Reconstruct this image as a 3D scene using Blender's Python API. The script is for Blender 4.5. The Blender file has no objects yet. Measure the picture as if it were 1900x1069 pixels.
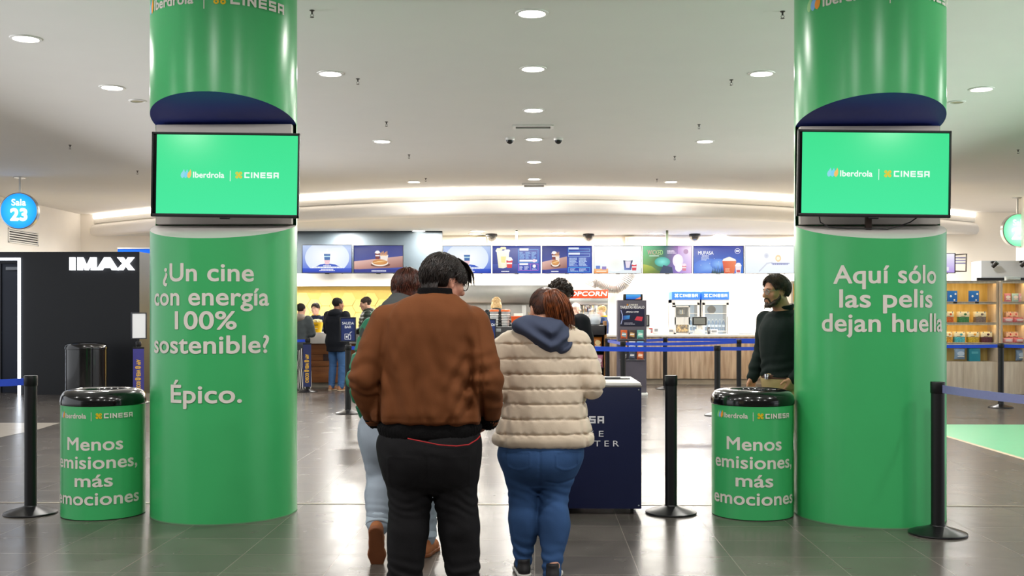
import bpy, bmesh, math, random
import numpy as np
from mathutils import Vector, Matrix, Euler
PI = math.pi
C = bpy.context.scene.collection
SC = bpy.context.scene
random.seed(7)

# ------------------------------------------------------------------ camera, world, large lights, exposure
FPX, HC, YH, PSI = 2000.0, 1.441, 584.0, math.radians(1.2)     # focal length and horizon of the 1900x1069 frame, eye height
CP, SP = math.cos(PSI), math.sin(PSI)
cam_d = bpy.data.cameras.new('camera'); cam = bpy.data.objects.new('camera', cam_d); C.objects.link(cam)
cam_d.sensor_width = 36.0; cam_d.lens = 36.0 * FPX / 1900.0
cam_d.shift_y = (YH - 534.5) / 1900.0
cam_d.clip_end = 200
cam.location = (0, 0, HC); cam.rotation_euler = (PI / 2, 0, PSI)
SC.camera = cam

world = bpy.data.worlds.new('world'); SC.world = world; world.use_nodes = True
_wb = world.node_tree.nodes['Background']
_wb.inputs[0].default_value = (0.93, 0.96, 1.0, 1); _wb.inputs[1].default_value = 1.3

SC.view_settings.view_transform = 'Standard'; SC.view_settings.look = 'None'
SC.view_settings.exposure = 0.0; SC.view_settings.gamma = 1.0
SC.view_settings.use_curve_mapping = False
SC.cycles.max_bounces = 8; SC.cycles.diffuse_bounces = 5; SC.cycles.glossy_bounces = 4
SC.cycles.transparent_max_bounces = 16
SC.cycles.sample_clamp_indirect = 6.0
SC.cycles.caustics_reflective = True; SC.cycles.caustics_refractive = False
SC.cycles.use_denoising = True

CEIL = 3.94
def W(px, d):                       # point at frame column px and depth d -> world x, y
    xc = (px - 950.0) / FPX * d
    return (xc * CP - d * SP, d * CP + xc * SP)
def Z(py, d): return HC - (py - YH) * d / FPX
def GD(py, z=0.0): return FPX * (HC - z) / (py - YH)      # depth of a point at height z seen on row py
def P(px, py, d): x, y = W(px, d); return Vector((x, y, Z(py, d)))
def lin(h):
    h = h.lstrip('#'); v = [int(h[i:i + 2], 16) / 255 for i in (0, 2, 4)]
    return tuple(c / 12.92 if c <= .04045 else ((c + .055) / 1.055) ** 2.4 for c in v)

def area_light(name, loc, size, power, color=(1, .975, .94), rot=(0, 0, 0), shape='DISK', size_y=None, spread=None):
    l = bpy.data.lights.new(name, 'AREA'); l.shape = shape; l.size = size; l.energy = power; l.color = color
    if size_y: l.size_y = size_y
    if spread: l.spread = spread
    o = bpy.data.objects.new(name, l); C.objects.link(o); o.location = loc; o.rotation_euler = rot
    return o
DOWN_W = 46.0
# downlights of the foyer behind and beside the camera (same fittings as those in view)
for _x in (-4.6, -2.2, 0, 2.2, 4.6):
    for _y in (1.0, 4.5):
        area_light('foyer_downlight', (_x, _y, CEIL - .03), .3, DOWN_W)
for _x, _y in ((7.0, 9.5), (7.0, 13.5), (-7.0, 15.0), (-7.2, 5.5), (7.0, 5.5), (5.0, 16.5), (-5.0, 16.5)):
    area_light('foyer_downlight', (_x, _y, CEIL - .03), .3, DOWN_W)
# unseen fill lights added along both sides to brighten the ceiling
for _sx in (-1, 1):
    area_light('ceiling_fill_light', (_sx * 10.6, 11.5, .5), .3, 85.0, (.95, .97, 1) if _sx < 0 else (.95, 1, .95), (0, PI - _sx * math.radians(64), 0), 'RECTANGLE', 14.0, math.radians(32))
for _x, _y in ((-9.3, 22.6), (-8.6, 24.6), (8.3, 21.3), (8.2, 23.6)):
    area_light('wall_fill_light', (_x, _y, CEIL - .03 if _y < 23 and _x < 0 else 3.3), .3, 45.0, (1, .98, .96))  # lamps added without fittings to brighten the side walls
# bar lights; the front row is added to brighten the counter and tiles
for _x in (-7.6, -5.8, -4.0, 2.6, 5.2):
    area_light('bar_front_fill_light', (_x, 24.0 if _x < -5 else 23.2, 3.37), .5, 70.0, (1, .96, .89))
for _x in (-6.4, -4.4, -2.4, -.4, 1.6, 3.6, 5.6, 7.6):
    area_light('bar_downlight', (_x, 24.7, 3.37), .6, 170.0, (1, .96, .89))
    area_light('bar_back_downlight', (_x + 1, 25.9, 3.37), .5, 90.0, (1, .95, .86))

# ------------------------------------------------------------------ materials
MATS = {}
def mat(name, color, rough=.5, metal=0., var=.04, scale=14., bump=0., bscale=60., spec=.5, emit=None, estr=0., trans=0., ior=1.45, alpha=1., coat=0., sheen=0., stretch=None, wear=0.):
    if name in MATS: return MATS[name]
    m = bpy.data.materials.new(name); m.use_nodes = True; nt = m.node_tree; b = nt.nodes['Principled BSDF']
    col = lin(color) if isinstance(color, str) else color
    tc = nt.nodes.new('ShaderNodeTexCoord'); src = tc.outputs['Object']
    if stretch:
        mp = nt.nodes.new('ShaderNodeMapping'); mp.inputs['Scale'].default_value = stretch; nt.links.new(src, mp.inputs[0]); src = mp.outputs[0]
    if var:
        n = nt.nodes.new('ShaderNodeTexNoise'); n.inputs['Scale'].default_value = scale; n.inputs['Detail'].default_value = 4
        nt.links.new(src, n.inputs['Vector'])
        r = nt.nodes.new('ShaderNodeMix'); r.data_type = 'RGBA'
        r.inputs[6].default_value = (*[max(0, c * (1 - var * 2)) for c in col], 1); r.inputs[7].default_value = (*[min(1, c * (1 + var * 2)) for c in col], 1)
        nt.links.new(n.outputs['Fac'], r.inputs[0]); nt.links.new(r.outputs[2], b.inputs['Base Color'])
    else: b.inputs['Base Color'].default_value = (*col, 1)
    b.inputs['Roughness'].default_value = rough; b.inputs['Metallic'].default_value = metal
    b.inputs['Specular IOR Level'].default_value = spec; b.inputs['IOR'].default_value = ior
    b.inputs['Transmission Weight'].default_value = trans; b.inputs['Alpha'].default_value = alpha
    b.inputs['Coat Weight'].default_value = coat; b.inputs['Sheen Weight'].default_value = sheen
    if emit:
        b.inputs['Emission Color'].default_value = (*lin(emit), 1); b.inputs['Emission Strength'].default_value = estr
    if bump:
        n2 = nt.nodes.new('ShaderNodeTexNoise'); n2.inputs['Scale'].default_value = bscale; n2.inputs['Detail'].default_value = 3
        nt.links.new(src, n2.inputs['Vector'])
        bp = nt.nodes.new('ShaderNodeBump'); bp.inputs['Strength'].default_value = bump; bp.inputs['Distance'].default_value = .01
        nt.links.new(n2.outputs['Fac'], bp.inputs['Height']); nt.links.new(bp.outputs[0], b.inputs['Normal'])
    MATS[name] = m; return m
def colour_attr_mat(name, emission=0., rough=.5, spec=.4):
    """printed or lit picture: takes its colours from the picture itself (colour attribute)"""
    if name in MATS: return MATS[name]
    m = bpy.data.materials.new(name); m.use_nodes = True; nt = m.node_tree; b = nt.nodes['Principled BSDF']
    a = nt.nodes.new('ShaderNodeVertexColor'); a.layer_name = 'Col'
    b.inputs['Roughness'].default_value = rough; b.inputs['Specular IOR Level'].default_value = spec
    if emission:
        b.inputs['Base Color'].default_value = (.01, .01, .01, 1)
        nt.links.new(a.outputs[0], b.inputs['Emission Color']); b.inputs['Emission Strength'].default_value = emission
    else: nt.links.new(a.outputs[0], b.inputs['Base Color'])
    MATS[name] = m; return m
def wood(name, c1, c2, rough=.45, sc=(14, 14, 1.2)):
    m = mat(name, c1, rough, var=0); nt = m.node_tree; b = nt.nodes['Principled BSDF']; tc = [n for n in nt.nodes if n.type == 'TEX_COORD'][0]
    mp = nt.nodes.new('ShaderNodeMapping'); mp.inputs['Scale'].default_value = sc; nt.links.new(tc.outputs['Object'], mp.inputs[0])
    n = nt.nodes.new('ShaderNodeTexNoise'); n.inputs['Scale'].default_value = 1.6; n.inputs['Detail'].default_value = 6; nt.links.new(mp.outputs[0], n.inputs[0])
    r = nt.nodes.new('ShaderNodeValToRGB'); r.color_ramp.elements[0].position = .35; r.color_ramp.elements[1].position = .68
    r.color_ramp.elements[0].color = (*lin(c1), 1); r.color_ramp.elements[1].color = (*lin(c2), 1)
    nt.links.new(n.outputs['Fac'], r.inputs[0]); nt.links.new(r.outputs[0], b.inputs['Base Color'])
    return m

# ------------------------------------------------------------------ mesh building
class MB:
    def __init__(s): s.v = []; s.f = []
    def add(s, vs, fs, M=None):
        o = len(s.v)
        s.v += [tuple(M @ Vector(v)) for v in vs] if M is not None else [tuple(v) for v in vs]
        s.f += [tuple(i + o for i in f) for f in fs]; return s
    def box(s, c, size, bev=0., rz=0., M=None):
        bm = bmesh.new(); bmesh.ops.create_cube(bm, size=1)
        for v in bm.verts: v.co = Vector((v.co.x * size[0], v.co.y * size[1], v.co.z * size[2]))
        if bev: bmesh.ops.bevel(bm, geom=bm.edges[:], offset=min(bev, min(size) * .45), segments=2, profile=.6, affect='EDGES')
        T = Matrix.Translation(c) @ Matrix.Rotation(rz, 4, 'Z')
        if M is not None: T = M @ T
        bm.verts.ensure_lookup_table(); bm.verts.index_update()
        s.add([v.co.copy() for v in bm.verts], [[v.index for v in f.verts] for f in bm.faces], T); bm.free(); return s
    def span(s, a, b, bev=0.):          # box between two corners
        return s.box([(a[i] + b[i]) / 2 for i in range(3)], [abs(b[i] - a[i]) for i in range(3)], bev)
    def lathe(s, prof, n=32, c=(0, 0, 0), M=None, a0=0., a1=2 * PI):
        full = abs(a1 - a0 - 2 * PI) < 1e-6; k = n if full else n + 1; vs = []; fs = []
        for i in range(k):
            a = a0 + (a1 - a0) * i / n
            for r, z in prof: vs.append((c[0] + r * math.cos(a), c[1] + r * math.sin(a), c[2] + z))
        m = len(prof)
        for i in range(n):
            j = (i + 1) % k
            for q in range(m - 1): fs.append((i * m + q, j * m + q, j * m + q + 1, i * m + q + 1))
        if full:
            if prof[0][0] > 1e-6: fs.append(tuple(i * m for i in range(n))[::-1])
            if prof[-1][0] > 1e-6: fs.append(tuple(i * m + m - 1 for i in range(n)))
        return s.add(vs, fs, M)
    def cyl(s, c, r, h, n=24, r2=None, M=None):
        r2 = r if r2 is None else r2
        return s.lathe([(r, 0), (r2, h)], n, c, M)
    def tube(s, pts, r, n=8, cap=True):
        pts = [Vector(p) for p in pts]; vs = []; fs = []; up = None
        rr = r if hasattr(r, '__len__') else [r] * len(pts)
        for i, p in enumerate(pts):
            t = (pts[min(i + 1, len(pts) - 1)] - pts[max(i - 1, 0)]).normalized()
            if up is None: up = Vector((0, 0, 1)) if abs(t.z) < .9 else Vector((1, 0, 0))
            u = t.cross(up).normalized(); w = u.cross(t).normalized(); up = w
            for k in range(n):
                a = 2 * PI * k / n; vs.append(p + (u * math.cos(a) + w * math.sin(a)) * rr[i])
        for i in range(len(pts) - 1):
            for k in range(n):
                k2 = (k + 1) % n; fs.append((i * n + k, i * n + k2, (i + 1) * n + k2, (i + 1) * n + k))
        if cap: fs += [tuple(range(n))[::-1], tuple((len(pts) - 1) * n + k for k in range(n))]
        return s.add(vs, fs)
    def sph(s, c, r, n=16, m=10, sq=(1, 1, 1), M=None):
        vs = []; fs = []
        for i in range(1, m):
            t = PI * i / m
            for k in range(n):
                a = 2 * PI * k / n; vs.append((c[0] + r * sq[0] * math.sin(t) * math.cos(a), c[1] + r * sq[1] * math.sin(t) * math.sin(a), c[2] + r * sq[2] * math.cos(t)))
        top = len(vs); vs += [(c[0], c[1], c[2] + r * sq[2]), (c[0], c[1], c[2] - r * sq[2])]
        for i in range(m - 2):
            for k in range(n):
                k2 = (k + 1) % n; fs.append((i * n + k, (i + 1) * n + k, (i + 1) * n + k2, i * n + k2))
        for k in range(n):
            k2 = (k + 1) % n; fs.append((top, k, k2)); fs.append((top + 1, (m - 2) * n + k2, (m - 2) * n + k))
        return s.add(vs, fs, M)
    def build(s, name, m, parent=None, smooth=35, loc=None, rz=0.):
        me = bpy.data.meshes.new(name); me.from_pydata(s.v, [], s.f); me.update()
        if smooth:
            me.polygons.foreach_set('use_smooth', [True] * len(me.polygons)); me.set_sharp_from_angle(angle=math.radians(smooth))
        if m: me.materials.append(m)
        return link(name, me, parent, loc, rz)
def link(name, me, parent=None, loc=None, rz=0.):
    o = bpy.data.objects.new(name, me); C.objects.link(o)
    if parent is not None: o.parent = parent
    if loc is not None: o.location = loc
    if rz: o.rotation_euler = (0, 0, rz)
    return o
def tag(o, label, cat, group=None, kind=None):
    o['label'] = label; o['category'] = cat
    if group: o['group'] = group
    if kind: o['kind'] = kind
    return o
def thing(name, label, cat, loc=(0, 0, 0), rz=0., group=None):
    o = bpy.data.objects.new(name, None); C.objects.link(o); o.location = loc; o.rotation_euler = (0, 0, rz); o.empty_display_size = .1
    return tag(o, label, cat, group)
def struct(name, mb, m, smooth=35):
    o = mb.build(name, m, smooth=smooth); o['kind'] = 'structure'; return o
def dup(root, loc, rz=0., label=None):
    r = root.copy(); C.objects.link(r); r.location = loc; r.rotation_euler = (0, 0, rz)
    if label: r['label'] = label
    for ch in list(root.children):
        c = ch.copy(); C.objects.link(c); c.parent = r
        for g in list(ch.children):
            d = g.copy(); C.objects.link(d); d.parent = c
    return r

# ------------------------------------------------------------------ flat artwork: print, lettering, screen pictures
_TXT = {}
def glyphs(s, bold=0.):
    key = (s, bold)
    if key not in _TXT:
        cu = bpy.data.curves.new('text', 'FONT'); cu.body = s; cu.size = 1.0; cu.resolution_u = 5; cu.fill_mode = 'FRONT'
        cu.space_character = 1.0 + bold * 1.2
        ob = bpy.data.objects.new('text', cu); C.objects.link(ob)
        me = bpy.data.meshes.new_from_object(ob.evaluated_get(bpy.context.evaluated_depsgraph_get()))
        v = [(q.co[0], q.co[1], 0.) for q in me.vertices]; f = [tuple(q.vertices) for q in me.polygons]
        if bold > 0:                                        # heavier weight: thicken along the outlines
            cnt = {}
            for q in f:
                for a, b in zip(q, q[1:] + q[:1]): cnt[(min(a, b), max(a, b))] = cnt.get((min(a, b), max(a, b)), 0) + 1
            w = bold
            for (a, b), n in cnt.items():
                if n > 1: continue
                p, r = v[a], v[b]; dx, dy = r[0] - p[0], r[1] - p[1]; L = math.hypot(dx, dy)
                if L < 1e-7: continue
                dx, dy = dx / L * w, dy / L * w; o = len(v); e = 0.; lz = .012 + .011 * (len(f) % 5)
                v += [(p[0] - dx * e + dy, p[1] - dy * e - dx, lz), (r[0] + dx * e + dy, r[1] + dy * e - dx, lz), (r[0] + dx * e - dy, r[1] + dy * e + dx, lz), (p[0] - dx * e - dy, p[1] - dy * e + dx, lz)]
                f.append((o, o + 1, o + 2, o + 3))
                o = len(v); v += [(p[0] + w * math.cos(PI / 4 * k), p[1] + w * math.sin(PI / 4 * k), lz + .005) for k in range(8)]; f.append(tuple(range(o, o + 8)))
        _TXT[key] = (v, f)
        bpy.data.objects.remove(ob); bpy.data.curves.remove(cu); bpy.data.meshes.remove(me)
    return _TXT[key]
class Art:
    def __init__(s): s.v = []; s.f = []; s.c = []; s.l = 0
    def poly(s, pts, col, cols=None):
        o = len(s.v); s.v += [(p[0], p[1], s.l) for p in pts]; s.f.append(tuple(range(o, o + len(pts))))
        s.c += [lin(k) for k in cols] if cols else [lin(col)] * len(pts); s.l += .02; return s
    def rect(s, x0, y0, x1, y1, col, top=None, right=None):
        cols = None
        if top: cols = [col, col, top, top]
        if right: cols = [col, right, right, col]
        return s.poly([(x0, y0), (x1, y0), (x1, y1), (x0, y1)], col, cols)
    def ell(s, cx, cy, rx, ry, col, n=28, edge=None):
        if edge:
            o = len(s.v); s.v.append((cx, cy, s.l)); s.c.append(lin(col))
            for i in range(n): a = 2 * PI * i / n; s.v.append((cx + rx * math.cos(a), cy + ry * math.sin(a), s.l)); s.c.append(lin(edge))
            s.f += [(o, o + 1 + i, o + 1 + (i + 1) % n) for i in range(n)]; s.l += .02; return s
        return s.poly([(cx + rx * math.cos(2 * PI * i / n), cy + ry * math.sin(2 * PI * i / n)) for i in range(n)], col)
    def stroke(s, pts, w, col, ext=True):
        for a, b in zip(pts, pts[1:]):
            dx, dy = b[0] - a[0], b[1] - a[1]; L = math.hypot(dx, dy) or 1; dx /= L; dy /= L; e = w / 2 if ext else 0; nx, ny = -dy * w / 2, dx * w / 2
            s.poly([(a[0] - dx * e + nx, a[1] - dy * e + ny), (a[0] - dx * e - nx, a[1] - dy * e - ny), (b[0] + dx * e - nx, b[1] + dy * e - ny), (b[0] + dx * e + nx, b[1] + dy * e + ny)], col); s.l -= .012
        return s
    def tint(s, n0, c0, c1):                           # recolour what was added since n0, left to right
        xs = [v[0] for v in s.v[n0:]]; a, b = min(xs), max(xs); A, B = lin(c0), lin(c1)
        for i in range(n0, len(s.v)): t = (s.v[i][0] - a) / (b - a); s.c[i] = tuple(A[k] * (1 - t) + B[k] * t for k in range(3))
        return s
    def frame(s, x0, y0, x1, y1, w, col): return s.stroke([(x0, y0), (x1, y0), (x1, y1), (x0, y1), (x0, y0)], w, col)
    def text(s, t, x, y, h, col, align='c', bold=.015, width=None, shear=0.):
        v, f = glyphs(t, bold); k = h / .70; xs = [p[0] for p in v]
        x0, x1 = min(xs), max(xs); kx = k if width is None else width / (x1 - x0)
        off = {'c': -(x0 + x1) / 2, 'l': -x0, 'r': -x1}[align]
        o = len(s.v); s.v += [(x + (p[0] + off) * kx + shear * p[1] * k, y + p[1] * k, s.l + p[2]) for p in v]; s.c += [lin(col)] * len(v)
        s.f += [tuple(i + o for i in q) for q in f]; s.l += .08; return s
    def width(s, t, h, bold=.015):
        xs = [p[0] for p in glyphs(t, bold)[0]]; return (max(xs) - min(xs)) * h / .70
    def cinesa(s, x, y, h, col, logo='#F2C500'):         # word mark: blocky wide capitals, optional four-loop flower before it; x = left end
        if logo:
            q = h * .29; cx = x + h * .62; cy = y + h * .5
            for sx in (-1, 1):
                for sy in (-1, 1):
                    pts = [(cx + sx * q * 1.12 + math.cos(a) * q * .62, cy + sy * q * 1.12 + math.sin(a) * q * .62) for a in [2 * PI * i / 10 for i in range(11)]]
                    s.stroke(pts, h * .15, logo)
                    s.stroke([(cx, cy), (cx + sx * q * .7, cy + sy * q * .7)], h * .17, logo)
            x += h * 1.62
        w = h * .9; t = h * .23; a, b = t / 2, h - t / 2; m = h / 2; g = h * .25
        def st(p, x0, ww=None): s.stroke([(x0 + t / 2 + u * ((ww or w) - t), y + v) for u, v in p], t, col)
        st([(1, b), (0, b), (0, a), (1, a)], x); x += w + g
        st([(0, b), (0, a)], x, t); x += t + g
        st([(0, a), (0, b)], x); st([(0, b), (1, a)], x); st([(1, a), (1, b)], x); x += w + g
        st([(1, b), (0, b), (0, a), (1, a)], x); st([(0, m), (.95, m)], x); x += w + g
        st([(1, b), (0, b), (0, m), (1, m), (1, a), (0, a)], x); x += w + g
        st([(0, a), (0, b), (1, b), (1, a)], x); st([(0, h * .4), (1, h * .4)], x); return x + w
    def iberdrola(s, x, y, h, col='#FFFFFF', g='#9BD48A', b='#7DB8EE', o='#F39A2B'):
        for i, c in enumerate((g, b, o)):
            cx = x + h * (.36 + .56 * i)
            s.poly([(cx + px * h, y + py * h) for px, py in ((-.28, .02), (-.38, .35), (-.28, .72), (.02, 1.08), (.2, 1.42), (.34, .95), (.34, .45), (.2, .08), (-.05, -.14))], c)
        return s.text('Iberdrola', x + h * 2.12, y, h * .98, col, 'l', .025, width=h * 5.35)
    def logo_pair(s, cx, y, h, col='#FFFFFF', **k):       # the two company marks either side of a thin rule at cx
        s.iberdrola(cx - h * 8.5, y, h, col, **k); s.rect(cx - h * .045, y - h * .55, cx + h * .045, y + h * 1.25, col)
        return s.cinesa(cx + h * .85, y, h * .98, col)
    def build(s, name, parent, fn, kind='print', step=None):
        vs, fs, cs = s.v, s.f, s.c
        me = bpy.data.meshes.new(name)
        if step:
            bm = bmesh.new(); cl = bm.verts.layers.float_color.new('tmp')
            bv = []
            for v, c in zip(vs, cs): q = bm.verts.new(v); q[cl] = (*c, 1); bv.append(q)
            for f in fs:
                try: bm.faces.new([bv[i] for i in f])
                except ValueError: pass
            xs = [v[0] for v in vs]; u = math.floor(min(xs) / step) * step + step
            while u < max(xs):
                bmesh.ops.bisect_plane(bm, geom=bm.verts[:] + bm.edges[:] + bm.faces[:], plane_co=(u, 0, 0), plane_no=(1, 0, 0)); u += step
            bm.verts.index_update(); vs = [tuple(v.co) for v in bm.verts]; cs = [tuple(v[cl])[:3] for v in bm.verts]; fs = [tuple(v.index for v in f.verts) for f in bm.faces]; bm.free()
        me.from_pydata([fn(*v) for v in vs], [], fs); me.update()
        at = me.color_attributes.new('Col', 'FLOAT_COLOR', 'POINT')
        at.data.foreach_set('color', [x for c in cs for x in (*c, 1)])
        me.materials.append({'print': colour_attr_mat('printed_film', 0, .45), 'screen': colour_attr_mat('screen_picture', 1.0, .15), 'bright': colour_attr_mat('backlit_picture', 1.9, .3), 'paint': colour_attr_mat('matt_print', 0, .7, .2)}[kind])
        return link(name, me, parent)
def plane_map(x0=0., y=0., z0=0., lay=.02):              # artwork facing -Y
    return lambda u, v, l: (x0 + u, y - l * lay, z0 + v)
def wrap_map(r, z0=0., a0=0., lay=.012):                # artwork wrapped on a cylinder, centred on the side facing -Y
    return lambda u, v, l: ((r + l * lay) * math.sin(u / r + a0), -(r + l * lay) * math.cos(u / r + a0), z0 + v)
# ------------------------------------------------------------------ the room
white = mat('painted_plaster', '#F1EDE6', .8, var=.012, scale=3, bump=.02, bscale=90)
ceil_m = mat('ceiling_paint', '#E9E6E1', .85, var=.01, scale=2, bump=.015, bscale=70)
cream = mat('cream_plaster', '#EFEBE6', .75, var=.012, scale=3)
warmwall = mat('bar_wall_paint', '#FFF7EC', .7, var=.01, scale=2)
navy = mat('navy_laminate', '#151C3C', .35, var=.03, scale=8, spec=.45)
black = mat('black_plastic', '#0C0C0E', .38, var=.06, scale=20, bump=.01, bscale=200)
blacksat = mat('black_powder_coat', '#121214', .42, var=.05, scale=40, bump=.02, bscale=350)
steel = mat('brushed_steel', '#C4C4C2', .28, 1., var=.04, scale=30, stretch=(1, 1, 14))
chrome = mat('chrome', '#DADADA', .12, 1., var=.02)
grey = mat('grey_plastic', '#8C8E92', .5, var=.04)
whitep = mat('white_plastic', '#E9E8E4', .45, var=.015)
green = mat('green_vinyl_wrap', '#41B269', .28, var=.018, scale=5, spec=.6, bump=.004, bscale=160)
glass = mat('clear_glass', '#F4FBFC', .03, var=.01, alpha=.10)
clearp = mat('clear_plastic', '#E8EEF0', .12, var=.02, alpha=.32)

# floor: large glossy dark tiles laid in a grid
def floor_material():
    m = bpy.data.materials.new('polished_dark_tile'); m.use_nodes = True; nt = m.node_tree; N = nt.nodes; L = nt.links; b = N['Principled BSDF']
    tc = N.new('ShaderNodeTexCoord'); br = N.new('ShaderNodeTexBrick'); L.new(tc.outputs['Object'], br.inputs['Vector'])
    br.offset = 0.0; br.inputs['Scale'].default_value = 1; br.inputs['Brick Width'].default_value = .583; br.inputs['Row Height'].default_value = .46
    br.inputs['Mortar Size'].default_value = .0026; br.inputs['Mortar Smooth'].default_value = .2; br.inputs['Bias'].default_value = 0.
    br.inputs['Color1'].default_value = (*lin('#655F59'), 1); br.inputs['Color2'].default_value = (*lin('#5A5450'), 1); br.inputs['Mortar'].default_value = (*lin('#857E76'), 1)
    no = N.new('ShaderNodeTexNoise'); no.inputs['Scale'].default_value = 2.2; no.inputs['Detail'].default_value = 7; L.new(tc.outputs['Object'], no.inputs[0])
    mx = N.new('ShaderNodeMix'); mx.data_type = 'RGBA'; mx.blend_type = 'MULTIPLY'; mx.inputs[0].default_value = .5
    rp = N.new('ShaderNodeValToRGB'); rp.color_ramp.elements[0].color = (.6, .6, .6, 1); rp.color_ramp.elements[0].position = .3; rp.color_ramp.elements[1].position = .7
    L.new(no.outputs['Fac'], rp.inputs[0]); L.new(br.outputs['Color'], mx.inputs[6]); L.new(rp.outputs[0], mx.inputs[7]); L.new(mx.outputs[2], b.inputs['Base Color'])
    n2 = N.new('ShaderNodeTexNoise'); n2.inputs['Scale'].default_value = 5; n2.inputs['Detail'].default_value = 5; L.new(tc.outputs['Object'], n2.inputs[0])
    mr = N.new('ShaderNodeMapRange'); mr.inputs[3].default_value = .2; mr.inputs[4].default_value = .31; L.new(n2.outputs['Fac'], mr.inputs[0]); L.new(mr.outputs[0], b.inputs['Roughness'])
    b.inputs['Specular IOR Level'].default_value = .31
    bp = N.new('ShaderNodeBump'); bp.inputs['Strength'].default_value = .12; bp.inputs['Distance'].default_value = .002; bp.invert = True
    L.new(br.outputs['Fac'], bp.inputs['Height']); L.new(bp.outputs[0], b.inputs['Normal'])
    return m
fm = floor_material()
struct('floor', MB().add([(-14, -6, 0), (18, -6, 0), (18, 30, 0), (-14, 30, 0)], [(0, 1, 2, 3)]), fm, 0)
seam_y = GD(936.5) + .0
struct('trim_1', MB().box((0, seam_y, .0015), (26, .035, .003)), mat('brass_expansion_strip', '#9C9284', .35, .8))
# pale floor inlay on the left, green floor film with a pale border on the right
struct('trim_2', MB().add([(*W(q_[0], q_[1]), .002) for q_ in ((-500, 14.34), (112, 14.34), (70, 13.5), (0, 12.64), (-500, 8.5))], [(4, 3, 2, 1, 0)]), mat('pale_floor_tile', '#B5ADA2', .24, var=.05, scale=4), 0)
gm = mat('green_floor_film', '#7CCFA0', .3, var=.02, scale=3)  # paler green, with the glossy floor reflection put into the colour
fl = MB().box((7.4, 11.2, .001), (5.0, 6.1, .002)).build('green_floor_sheet', gm)
tag(fl, 'large green film sheet stuck flat on the floor in front of the sweet shelves', 'floor sticker')
MB().box((4.875, 11.2, .0015), (.05, 6.1, .003)).build('border', mat('cream_tape', '#D9C3A8', .5), fl)

# main ceiling with a bowed front edge over the bar
def yarc(x): return 21.12 + (.056 * x * x if abs(x) < 5 else .056 * 25 + .56 * (abs(x) - 5) + .026 * (abs(x) - 5) ** 2) * (1 if x > 0 else .97)
XS = [-11.3 + i * (24.3 / 120) for i in range(121)]
def sweep(prof):
    mb = MB(); vs = []; fs = []; n = len(prof)
    for x in XS: vs += [(x, yarc(x) + o, z) for o, z in prof]
    for i in range(len(XS) - 1):
        for k in range(n - 1): fs.append((i * n + k, i * n + k + 1, (i + 1) * n + k + 1, (i + 1) * n + k))
    return mb.add(vs, fs)
cv = []; cf = []
for i, x in enumerate(XS): cv += [(x, -6, CEIL), (x, yarc(x) + .02, CEIL)]
for i in range(len(XS) - 1): cf.append((2 * i, 2 * i + 1, 2 * i + 3, 2 * i + 2))
struct('ceiling', MB().add(cv, cf), ceil_m, 0)
struct('trim_3', sweep([(0, CEIL), (.0, 3.83), (-.02, 3.81), (-.02, 3.715), (.0, 3.705), (.03, 3.70)]), white, 50)      # upper fascia
struct('trim_4', sweep([(.03, 3.70), (-.0, 3.685), (-.06, 3.66), (-.10, 3.58), (-.10, 3.48), (-.06, 3.42), (.02, 3.40), (.3, 3.40)]), cream, 50)   # lower rounded fascia
cove = sweep([(-.012, 3.93), (-.035, 3.91), (-.035, 3.84), (-.012, 3.825)]).build('cove_light', mat('cove_led', '#FFF3E2', .5, var=.01, emit='#FFF5E8', estr=6.0))
tag(cove, 'long bowed strip of warm white light under the ceiling edge above the bar', 'light')
struct('trim_5', MB().add([v for x in XS for v in ((x, yarc(x) + .3, 3.4), (x, 31, 3.4))], [(2 * i, 2 * i + 1, 2 * i + 3, 2 * i + 2) for i in range(120)]), mat('bar_ceiling_paint', '#DDDDDB', .85, var=.01, scale=2), 0)

# walls
BY = 26.6
struct('wall_back', MB().span((-12, BY, 0), (14, BY + .15, 4.0)), warmwall)
dk = W(820, 25.2)[0]
struct('wall_bar', MB().span((-9, 25.2, 2.02), (dk, 25.35, 3.4)), mat('slate_panel', '#3A444B', .55, var=.05, scale=5))
struct('trim_6', MB().span((-9, 25.05, 1.44 + .66 * 25.2 / 25), (dk, 25.22, 2.40)), whitep)
def hex_material():
    m = mat('yellow_hexagon_tile', '#F7DD84', .35, var=.02, scale=5); nt = m.node_tree; N = nt.nodes; L = nt.links; b = N['Principled BSDF']
    return m
yw = MB(); R = .178; gap = .0035; q3 = math.sqrt(3)
for c in range(27):
    for r in range(5):
        cx = -8.9 + c * R * 1.5; cz = .72 + r * R * q3 + (R * q3 / 2 if c % 2 else 0)
        if cx > dk - R or cz > 1.98 - R * .5: continue
        h = [(cx + (R - gap) * math.cos(PI / 3 * k), cz + (R - gap) * math.sin(PI / 3 * k)) for k in range(6)]
        yw.add([(x, 25.17, z) for x, z in h] + [(cx + (x - cx) * .98, 25.16, cz + (z - cz) * .98) for x, z in h], [(6, 7, 8, 9, 10, 11)] + [(k, (k + 1) % 6, 6 + (k + 1) % 6, 6 + k) for k in range(6)])
struct('wall_tile', yw, hex_material(), 0)
struct('wall_tile_back', MB().span((-9, 25.18, 0), (dk, 25.3, 2.1)), mat('tile_grout', '#EDCE74', .8))
struct('wall_light_block', MB().span((-14, -6.2, 0), (18, -6, CEIL)), mat('light_block_grey', '#8A8884', .8))  # unseen wall added behind the camera to block light from there
struct('wall_left', MB().span((-11.5, 19.9, 0), (-11.3, BY, CEIL)), white)
struct('wall_right', MB().span((10.35, 22.9, 2.55), (18, 23.4, CEIL)), white)
struct('wall_right_lower', MB().span((9.2, 22.4, 0), (18, 22.9, 2.55)), mat('grey_wall_paint', '#B9BEC2', .7, var=.02, scale=3))

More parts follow.
